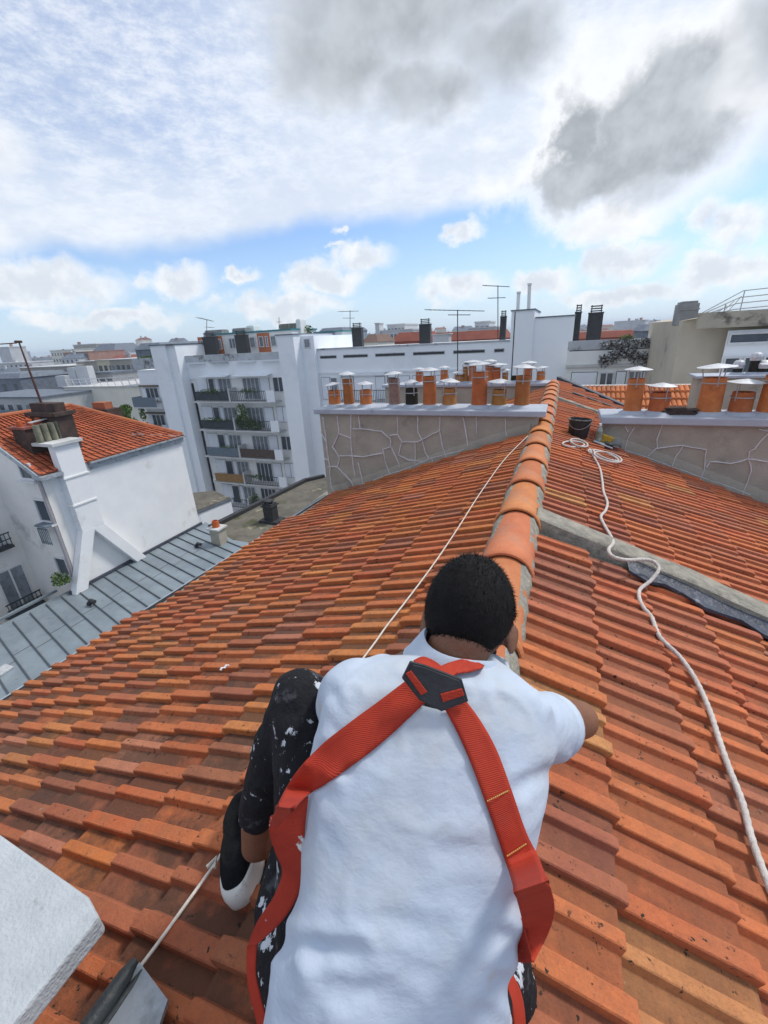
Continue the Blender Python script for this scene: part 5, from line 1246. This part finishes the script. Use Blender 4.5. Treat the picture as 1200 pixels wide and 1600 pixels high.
def organic(mb, name, m_, parent, voxel, smooth_it=8, fac=.5, wrinkle=None, sub=0):
    o = mb.build('tmp', m_, None); r_ = o.modifiers.new('r', 'REMESH'); r_.mode = 'VOXEL'; r_.voxel_size = voxel; r_.use_smooth_shade = True
    s_ = o.modifiers.new('s', 'SMOOTH'); s_.iterations = smooth_it; s_.factor = fac
    dg = bpy.context.evaluated_depsgraph_get(); me = bpy.data.meshes.new_from_object(o.evaluated_get(dg)); bpy.data.objects.remove(o)
    if wrinkle:
        ns = [v.normal.copy() for v in me.vertices]
        for v, nn in zip(me.vertices, ns): v.co += nn*wrinkle(v.co, nn)
    me.polygons.foreach_set('use_smooth', [True]*len(me.polygons)); me.name = name
    while len(me.color_attributes): me.color_attributes.remove(me.color_attributes[0])
    o = bpy.data.objects.new(name, me); C.objects.link(o)
    if parent: o.parent = parent; o.location = -gloc(parent)
    return o

PE = tag(empty('person', (-.12, .2, -1.0)), 'man in pale blue polo shirt and red harness crouching astride the ridge, seen from behind', 'person')
# torso: sections measured as silhouette edges at a depth
SH = []
backdir = (-FW*.55 + UP*.62 + Vector((0, 0, .25))).normalized()
rows = [  # y, left px, right px, depth, half thickness
    (1040, 600, 792, .825, .050), (1058, 560, 800, .80, .070), (1084, 530, 828, .78, .090), (1130, 502, 862, .75, .112), (1190, 488, 862, .725, .118), (1260, 480, 852, .70, .120),
    (1340, 474, 838, .675, .122), (1410, 468, 826, .655, .122), (1470, 448, 808, .64, .122), (1540, 424, 794, .625, .124), (1610, 410, 790, .61, .125), (1700, 405, 785, .60, .125), (1800, 420, 775, .60, .12)]
for y, xl, xr, d, th in rows:
    a, b = cp(xl, y, d), cp(xr, y, d); SH.append(((a+b)/2, (b-a)/2, backdir*th))
mb = MB(); loft(mb, SH, 44, 2.5)
shR, elR = cp(828, 1130, .77), cp(905, 1124, .93); shL, elL = cp(562, 1092, .785), cp(520, 1120, .99)
sR = shR.lerp(elR, .24); sL = shL.lerp(elL, .60)
limb(mb, [shR+Vector((0, 0, -.008)), sR+Vector((0, 0, -.012))], [.060, .060]); limb(mb, [shL, shL.lerp(elL, .3), sL], [.070, .070, .066]); limb(mb, [shL, cp(600, 1062, .81)], [.062, .05])
CREASE = []
for (x0, y0, x1, y1, d, A_, w_) in ((430, 1470, 560, 1492, .56, .007, .010), (452, 1500, 470, 1590, .56, .006, .012), (478, 1520, 500, 1600, .55, -.004, .010), (820, 1420, 760, 1385, .56, .006, .010), (800, 1470, 742, 1452, .55, .005, .010),
        (790, 1545, 735, 1500, .54, .006, .012), (770, 1590, 720, 1560, .54, .005, .010), (868, 1195, 800, 1235, .62, .006, .010), (862, 1215, 812, 1290, .62, .005, .010), (845, 1090, 862, 1190, .66, .0035, .005), (505, 1175, 575, 1235, .63, .006, .010), (490, 1215, 560, 1300, .62, .005, .011),
        (520, 1080, 560, 1160, .68, .004, .008), (770, 1065, 800, 1150, .68, .004, .009), (640, 1130, 610, 1220, .62, .003, .014), (600, 1440, 690, 1452, .53, .003, .012), (540, 1540, 640, 1570, .52, .004, .012), (690, 1330, 780, 1320, .57, .003, .012)):
    CREASE.append((cp(x0, y0, d), cp(x1, y1, d), A_, w_))
def crease(p):
    s = 0
    for a, b, A_, w_ in CREASE:
        q = p*(a.length/p.length); ab = b-a; t = max(0, min(1, (q-a).dot(ab)/ab.length_squared)); d = (q-(a+ab*t)).length/w_*(1+.3*mnoise.noise(p*30))
        s += -A_*math.exp(-d*d)*(math.sin(math.pi*min(1, max(0, .15+t*.8)))) + .45*A_*math.exp(-(d-1.9)**2)
    return s
def wr(p, n):
    f0 = mnoise.noise(Vector((p.x*5, p.y*5, p.z*5))+Vector((9, 2, 4)))
    fold = math.exp(-((abs(mnoise.noise(Vector((p.x*9+p.y*5, p.y*11-p.x*6, p.z*6)))) )/.10)**2)*.0042*max(0, .35+f0)
    return wr_base(p, n)+fold+crease(p)
def wr_base(p, n):
    q = Vector((p.x, p.y, p.z)); a = mnoise.noise(q*7+Vector((3, 0, 0)))*.007
    w = mnoise.noise(Vector((q.x*22+q.z*10, q.y*9, q.z*26)))*.0022
    low = max(0, min(1, (.36-q.y)/.25)); f = math.sin((q.z*70+q.x*34)+4*mnoise.noise(q*8))*.0022*low
    return a+w+f
shirt = organic(mb, 'shirt', M_SHIRT, PE, .0065, 10, .5, wr)
# body: head, neck, arms, hands, one mesh
Hc = cp(734, 953, .825)
earR, earL = cp(787, 1003, .84), cp(661, 975, .86)
hr = (earR-earL).normalized()                                   # head's own right
hfd = Vector((.20, .72, -.64)); hf = (hfd - hr*hfd.dot(hr)).normalized(); hr = (hr+hf*-.30).normalized(); hf = (hf-hr*hf.dot(hr)).normalized()   # facing direction
hu = hr.cross(hf).normalized()
if hu.z < 0: hu = -hu
mb = MB()
ell(mb, Hc, (hr*.076, hf*.094, hu*.096), 16); ell(mb, Hc+hf*.045-hu*.055, (hr*.052, hf*.055, hu*.062), 12)         # cranium, jaw
ell(mb, Hc+hf*.10-hu*.03, (hr*.012, hf*.020, hu*.024), 8); ell(mb, Hc+hf*.088-hu*.072, (hr*.024, hf*.010, hu*.007), 8)    # nose, mouth
ell(mb, Hc+hf*.082+hu*.005, (hr*.055, hf*.014, hu*.012), 8)                                                     # brow
for sg in (1, -1):
    ec = Hc+hr*sg*.084-hu*.036+hf*.002; en = (hr*sg*.85-hf*.55).normalized(); eu = (hu-en*hu.dot(en)).normalized(); ef = eu.cross(en)
    ell(mb, ec, (en*.006, ef*.017, eu*.026), 10); ell(mb, ec-eu*.018-ef*.0, (en*.006, ef*.010, eu*.012), 8)
    ell(mb, ec-hr*sg*.008+hf*.006, (hr*.010, hf*.010, hu*.020), 8)
nk = cp(700, 1060, .80); limb(mb, [Hc-hu*.055-hf*.030, nk], [.055, .062])
ell(mb, nk, (hr*.12, hf*.06, hu*.05), 10)
haR, haL = Vector((-.055, .86, -.955)), Vector((-.235, .84, -.965))
def arm(sh, el, ha):
    w = el.lerp(ha, 1.0); limb(mb, [sh, sh.lerp(el, .5), el, el.lerp(w, .3), w], [.050, .044, .039, .035, .024])
arm(shR, elR, haR); arm(shL, elL, haL)
def hand(mb, w, fdir, sidev, dn, thumb):
    """palm, four bent fingers of different lengths, thumb from the side of the palm"""
    f, s_, d_ = fdir.normalized(), sidev.normalized(), dn.normalized()
    pc = w+f*.05; ell(mb, pc, (s_*.040, f*.050, d_*.015), 10)
    for k_, (off, L_) in enumerate(((-.030, .062), (-.010, .074), (.010, .078), (.030, .070))):
        b = pc+s_*off+f*.040; k1 = b+f*L_*.45+d_*.006; k2 = k1+f*L_*.32+d_*.020; k3 = k2+f*L_*.12+d_*.022
        limb(mb, [b, k1, k2, k3], [.0095, .009, .0085, .0075])
    b = pc+s_*thumb*.034-f*.015; limb(mb, [b, b+s_*thumb*.028+f*.022+d_*.004, b+s_*thumb*.030+f*.050+d_*.012], [.013, .011, .009])
hand(mb, haR, Vector((-.35, .9, .05)), Vector((.9, .35, -.1)), Vector((-.1, 0, -1)), -1)
hand(mb, haL, Vector((.30, .9, .05)), Vector((.9, -.3, .2)), Vector((.1, 0, -1)), 1)
# left ankle and foot inside the shoe
ank = cp(399, 1322, .99); hem = cp(402, 1262, .955)
limb(mb, [hem, ank, ank-UP*.02+FW*.035], [.036, .031, .036])
body = organic(mb, 'body', M_SKIN, PE, .0042, 3, .5)
# eyes
for sg in (-1, 1):
    m = MB(); ball(m, Hc+hf*.088+hr*sg*.030-hu*.010, .011); m.build('eye', M_SHUT, PE, smooth=80)
# hair: scalp cap with short strands, beard edge
mb = MB(); vs = []; fs = []
def scalp(th, ph, k_=1.0):
    d = hr*(math.sin(th)*math.cos(ph)*.084*k_*(1-.05*max(0, math.cos(th))))+hf*(math.sin(th)*math.sin(ph)*.103*k_)+hu*(math.cos(th)*.106*k_); return Hc+d
def limit(ph):
    # polar angle of the hairline around the head: long at the nape, short on the forehead, cut round the ears
    f = math.sin(ph); return R(133) if f < -.45 else (R(133)+(f+.45)/.45*R(-39) if f < 0 else R(94)-f*R(26))
nt_, np_ = 26, 64
for i in range(nt_+1):
    for j in range(np_):
        ph = 2*math.pi*j/np_; th = limit(ph)*i/nt_; k_ = 1.0 if i < nt_-2 else (.985 if i < nt_ else .93); p = scalp(th, ph, k_*(1+.006*mnoise.noise(Vector((th*4, ph*3, 0))))); vs.append(p)
mb.add(vs, [(i*np_+j, (i+1)*np_+j, (i+1)*np_+(j+1) % np_, i*np_+(j+1) % np_) for i in range(nt_) for j in range(np_)])
r3 = random.Random(3); crown = Vector((.1, -.25, 1))
for _ in range(15000):
    ph = r3.uniform(0, 2*math.pi); th = math.acos(1-r3.random()*(1-math.cos(limit(ph)*.985))); p = scalp(th, ph, .995); nrm = (p-Hc).normalized()
    down = (-hu*.55-hf*.25+hf*.6*max(0, nrm.dot(hu))); t = (down-nrm*down.dot(nrm))+Vector((r3.gauss(0, .25), r3.gauss(0, .25), r3.gauss(0, .25)))
    L_ = r3.uniform(.006, .012)*(1.0 if th < R(95) else .6); tip = p+(nrm*.10+t.normalized()).normalized()*L_; s_ = nrm.cross(t).normalized()*.0007
    mb.add([p-s_, p+s_, tip], [(0, 1, 2)])
hair = mb.build('hair', M_HAIR, PE, smooth=80)
m = MB(); r3 = random.Random(5)
ell(m, Hc+hf*.046-hu*.066, (hr*.0545, hf*.056, hu*.050), 12); m.build('beard', M_HAIR, PE, smooth=80)
# mask loop behind the right ear
m = MB(); q = Hc+hr*.080-hu*.05; m.tube(spline([q+hf*.0-hu*.012, q+hf*.018+hr*.004, q+hf*.04-hu*.012], 4), .0035, 6)
m.build('mask_strap', M_SHUT, PE, smooth=60)
# collar: folded band round the neck
m = MB(); vs = []; n = 40; nc = cp(706, 1037, .790); nax = (Hc-hu*.05-hf*.02-nk).normalized(); ur = (hr-nax*hr.dot(nax)).normalized(); uf = nax.cross(ur)
if uf.dot(FW) > 0: uf = -uf
for j in range(n):
    t = 2*math.pi*j/n; d = ur*math.cos(t)+uf*math.sin(t)
    for (rr, hh) in ((.062, .034), (.067, .038), (.072, .032), (.082, -.004), (.086, -.012), (.080, -.015), (.066, .0)):
        wv = 1+.03*math.sin(3*t+hh*60); vs.append(nc+d*rr*wv*(1.0 if math.sin(t) < 0 else 1.02)+nax*(hh+.006*math.sin(2*t+.6)))
m.add(vs, [(j*7+k_, ((j+1) % n)*7+k_, ((j+1) % n)*7+k_+1, j*7+k_+1) for j in range(n) for k_ in range(6)])
m.build('collar', M_SHIRTC, PE, smooth=70)
# sleeve hems
for c_, d_, r_, nm in ((sR+Vector((0, 0, -.010)), (elR-shR).normalized(), .062, 'sleeve_hem'), (sL, (elL-shL).normalized(), .066, 'sleeve_hem')):
    m = MB(); m.lathe(c_+d_*.042, [(.046, -.03), (r_*.93, -.028), (r_*.99, -.012), (r_*.93, .012), (r_*.86, .014), (.046, -.004)], 28, axis=d_, caps=False); m.build(nm, M_SHIRTC, PE, smooth=70)

# trousers
knee = cp(470, 1092, .90); hipL = cp(520, 1560, .70); hipR = cp(700, 1560, .70); kneeR = cp(830, 1520, .80)
mb = MB()
limb(mb, [knee+UP*.0, knee.lerp(hipL, .45)+FW*.01, hipL], [.062, .074, .092])
limb(mb, [knee+FW*.0, knee.lerp(hem, .5)-RT*.006, hem-UP*.008], [.058, .054, .044])
thighL2 = cp(452, 1470, .79)
limb(mb, [cp(458, 1340, .88), cp(448, 1420, .83), cp(470, 1540, .74)], [.050, .06, .075])
limb(mb, [hipR, cp(770, 1500, .80), cp(790, 1560, .83)], [.09, .07, .062]); limb(mb, [cp(790, 1560, .83), cp(800, 1660, .88)], [.062, .05]); limb(mb, [hipL, hipR], [.10, .10])
def wr2(p, n): return mnoise.noise(Vector((p.x*14, p.y*14, p.z*30)))*.006+mnoise.noise(p*40)*.0015
organic(mb, 'trousers', M_TROUS, PE, .006, 5, .5, wr2)
# left shoe: white sole, black canvas upper
toe = on_roof(404, 1235, -1, .045); heel = on_roof(377, 1412, -1, .045)
fd = (toe-heel).normalized(); un = Vector((-SA, 0, CA)); sdv = fd.cross(un).normalized()
SHO = empty('shoe', heel); SHO.parent = PE; SHO.location = heel-gloc(PE)
outl = []
for j in range(36):
    t = 2*math.pi*j/36; ct_, st_ = math.cos(t), math.sin(t); l = .145*math.copysign(abs(ct_)**.78, ct_); w = .050*math.copysign(abs(st_)**.78, st_)*(1.0+.06*ct_); outl.append((l, w*(1.0 if abs(math.cos(t)) < .8 else 1.04)))
mid = heel.lerp(heel+fd*.27, .5)
def ring(h, k_, lift=0): return [mid+fd*(l*k_)+sdv*(w*k_)+un*(h) for l, w in outl]
m = MB(); rs = [ring(-.010, .93), ring(-.002, 1.0), ring(.024, 1.03), ring(.040, 1.01), ring(.046, .95)]
vs = sum(rs, []); m.add(vs, [(i*36+j, i*36+(j+1) % 36, (i+1)*36+(j+1) % 36, (i+1)*36+j) for i in range(4) for j in range(36)]+[tuple(range(35, -1, -1)), tuple(range(144, 180))])
m.build('sole', M_SOLE, SHO, smooth=60)
m = MB(); prof = []
for j in range(36):
    l, w = outl[j]
    prof.append((l, w))
rs = []
for h, k_ in ((.044, .93), (.060, .89), (.075, .78), (.082, .66), (.076, .60), (.05, .55)):
    rr = []
    for l, w in prof:
        hh = h+(.010 if l > .0 else -.004)*(h > .05) ; rr.append(mid+fd*(l*k_*(1.0 if l < 0 else .95))+sdv*(w*k_)+un*hh)
    rs.append(rr)
vs = sum(rs, []); m.add(vs, [(i*36+j, i*36+(j+1) % 36, (i+1)*36+(j+1) % 36, (i+1)*36+j) for i in range(5) for j in range(36)]+[tuple(range(180, 216))])
m.build('upper', M_SHOE, SHO, smooth=70)

# woven look: fine cross ribs in the bump of the webbing
for m_ in (M_STRAP, M_STRAPD):
    nt = m_.node_tree; N = nt.nodes; bs = N['Principled BSDF']; tc_ = [n_ for n_ in N if n_.type == 'TEX_COORD'][0]; old = bs.inputs['Normal'].links[0].from_node
    wv_ = N.new('ShaderNodeTexWave'); wv_.wave_type = 'BANDS'; wv_.bands_direction = 'Z'; wv_.inputs['Scale'].default_value = 170; wv_.inputs['Distortion'].default_value = .6
    nt.links.new(tc_.outputs['Object'], wv_.inputs['Vector']); b2 = N.new('ShaderNodeBump'); b2.inputs['Strength'].default_value = .5; b2.inputs['Distance'].default_value = .001
    nt.links.new(wv_.outputs['Fac'], b2.inputs['Height']); nt.links.new(old.outputs[0], b2.inputs['Normal']); nt.links.new(b2.outputs[0], bs.inputs['Normal'])
# harness
dg = bpy.context.evaluated_depsgraph_get()
def bvh_of(o):
    me = o.data; off = gloc(o); return BVHTree.FromPolygons([tuple(v.co+off) for v in me.vertices], [tuple(p.vertices) for p in me.polygons])
BV = bvh_of(shirt)
def on_shirt(px, py, off=.004):
    d = ray(px, py).normalized(); h = BV.ray_cast(Vector((0, 0, 0)), d)
    if h[0] is None: return None
    return h[0]-d*off
def spl2(pts, per=8):
    v = spline([Vector((p[0], p[1], p[2] if len(p) > 2 else 0)) for p in pts], per); return v
def ribbon(name, A_, B_, m_, parent, off=.004, per=8, nc=6, th=.0022, smoothn=3):
    """A_, B_: left and right edges as measured points (x, y[, depth]); without depth the point lies on the shirt"""
    a, b = spl2(A_, per), spl2(B_, per); n = len(a); grid = []
    for i in range(n):
        row = []
        for k_ in range(nc+1):
            q = a[i].lerp(b[i], k_/nc); p = on_shirt(q.x, q.y, off) if q.z == 0 or min(a[i].z, b[i].z) < .2 else None
            if p is None:
                dd = q.z if q.z > .2 else None; p = cp(q.x, q.y, dd) if dd else None
            row.append(p)
        grid.append(row)
    # fill holes with neighbouring depth
    last = .7
    for row in grid:
        ds = [p.dot(FW) for p in row if p is not None]; 
        if ds: last = sum(ds)/len(ds)
        row_last = last
        for k_, p in enumerate(row):
            if p is None: row[k_] = ('d', last)
    for i, row in enumerate(grid):
        for k_, p in enumerate(row):
            if isinstance(p, tuple): q = a[i].lerp(b[i], k_/nc); row[k_] = cp(q.x, q.y, p[1]+.004)
    # smooth depths a little so that the webbing bridges wrinkles
    for _ in range(smoothn):
        D_ = [[p.dot(FW) for p in row] for row in grid]
        for i in range(n):
            for k_ in range(nc+1):
                s_ = []; 
                for di in (-2, -1, 0, 1, 2):
                    for dk in (-1, 0, 1):
                        if 0 <= i+di < n and 0 <= k_+dk <= nc: s_.append(D_[i+di][k_+dk])
                avg = sum(s_)/len(s_); d0 = D_[i][k_]; grid[i][k_] = grid[i][k_]*(min(d0+.0005, avg)/d0)
    m = MB(); m.add(sum(grid, []), [(i*(nc+1)+k_, i*(nc+1)+k_+1, (i+1)*(nc+1)+k_+1, (i+1)*(nc+1)+k_) for i in range(n-1) for k_ in range(nc)])
    o = m.build(name, m_, parent, smooth=80); s_ = o.modifiers.new('s', 'SOLIDIFY'); s_.thickness = th; s_.offset = 0
    return o
hc0 = on_shirt(680, 1075) or cp(680, 1075, .7)
HN = empty('safety_harness', hc0); HN.parent = PE; HN.location = hc0-gloc(PE)
# left back strap down to the hip, then folding under
ribbon('back_strap', [(636, 1062), (590, 1097), (545, 1130), (500, 1166), (462, 1208), (440, 1245), (424, 1282, .665)], [(664, 1098), (622, 1138), (583, 1172), (545, 1200), (508, 1226), (476, 1246), (434, 1292, .665)], M_STRAP, HN, .006)
ribbon('hip_strap', [(422, 1276, .66), (421, 1300, .66), (430, 1330, .665), (441, 1362, .67), (428, 1400, .67), (402, 1440, .67), (386, 1480, .67)], [(482, 1244, .655), (477, 1290, .655), (475, 1330, .655), (475, 1366, .655), (468, 1395, .655), (442, 1438, .655), (402, 1476, .66)], M_STRAPD, HN, .006, smoothn=1)
ribbon('hip_strap', [(386, 1478, .672), (386, 1520, .67), (392, 1560, .66), (402, 1600, .65), (412, 1660, .64)], [(402, 1472, .662), (400, 1520, .66), (408, 1560, .65), (418, 1600, .64), (428, 1660, .63)], M_STRAP, HN, .006, smoothn=1)
# right back strap, standing off at the waist and turning under
ribbon('back_strap', [(694, 1106), (712, 1140), (733, 1186), (757, 1250), (778, 1310), (798, 1372), (814, 1430, .600), (830, 1500, .590)], [(726, 1092), (752, 1128), (776, 1172), (797, 1228), (822, 1300), (846, 1350), (866, 1424, .612), (834, 1504, .590)], M_STRAP, HN, .006)
ribbon('strap_fold', [(815, 1434, .607), (808, 1462, .63), (798, 1492, .66)], [(833, 1503, .596), (820, 1504, .63), (799, 1500, .655)], M_STRAPD, HN, .006, smoothn=1)
ribbon('leg_strap', [(786, 1512, .70), (792, 1545, .69), (800, 1580, .68), (806, 1640, .67)], [(792, 1508, .71), (812, 1545, .70), (820, 1585, .69), (822, 1640, .68)], M_STRAP, HN, .006, smoothn=1)
# loops over the shoulders and round the neck
ribbon('shoulder_strap', [(646, 1032), (662, 1026), (684, 1036), (700, 1052)], [(652, 1050), (668, 1050), (684, 1056), (704, 1066)], M_STRAP, HN, .010, smoothn=1)
ribbon('shoulder_strap', [(672, 1050), (700, 1036), (730, 1030), (757, 1040)], [(700, 1068), (712, 1054), (734, 1050), (754, 1044)], M_STRAP, HN, .016, smoothn=1)
# stitching lines across the right strap
for (x0, y0, x1, y1) in ((761, 1252, 797, 1234), (792, 1338, 829, 1314)):
    m = MB()
    for k_ in range(12):
        qa = (x0+(x1-x0)*(k_+.1)/12, y0+(y1-y0)*(k_+.1)/12); qb = (x0+(x1-x0)*(k_+.75)/12, y0+(y1-y0)*(k_+.75)/12)
        a, b = on_shirt(*qa, .0105), on_shirt(*qb, .0105)
        if a and b: m.tube([a, b], .0008, 5)
    m.build('stitching', M_STITCH, HN)
# plastic plate with two slots of webbing
pl = [(641, 1034), (664, 1040), (722, 1062), (732, 1096), (690, 1112), (655, 1094), (628, 1060)]
pd = min((on_shirt(x, y, 0) or hc0).dot(FW) for x, y in pl)-.012
top = [cp(x, y, pd+.012*((x-628)/104)*0+.00) for x, y in pl]; 
m = MB(); m.prism(top, FW*.006); 
cc = sum(top, Vector())/len(top); m.prism([cc+(p-cc)*.90-FW*.002 for p in top], FW*.0019)
m.build('back_plate', M_PLATE, HN, bevel=.0012)
for q in (((634, 1053), (642, 1048), (668, 1082), (658, 1087)), ((688, 1085), (722, 1076), (726, 1087), (692, 1098))):
    m = MB(); m.prism([cp(x, y, pd-.0052) for x, y in q], FW*.003); m.build('slot_webbing', M_STRAP, HN, bevel=.001)
m = MB(); vs = [cp(x, y, pd+.014) for x, y in ((655, 1088), (664, 1104), (680, 1114), (700, 1117), (712, 1110), (700, 1090), (676, 1078))]; m.prism(vs, FW*.008); m.build('pad', M_PLAST, HN, bevel=.002)

# ------------------------------------------------------------------ air
def build_haze():
    m = bpy.data.materials.new('haze'); m.use_nodes = True; nt = m.node_tree; nt.nodes.clear()
    o = nt.nodes.new('ShaderNodeOutputMaterial'); v = nt.nodes.new('ShaderNodeVolumePrincipled')
    v.inputs['Color'].default_value = (.80, .88, 1, 1); v.inputs['Density'].default_value = .00045; v.inputs['Anisotropy'].default_value = .2
    nt.links.new(v.outputs[0], o.inputs['Volume'])
    x = MB().box(-2600, 2600, -900, 4100, -27, 14).build('haze', m); tag(x, kind='stuff')
build_haze()
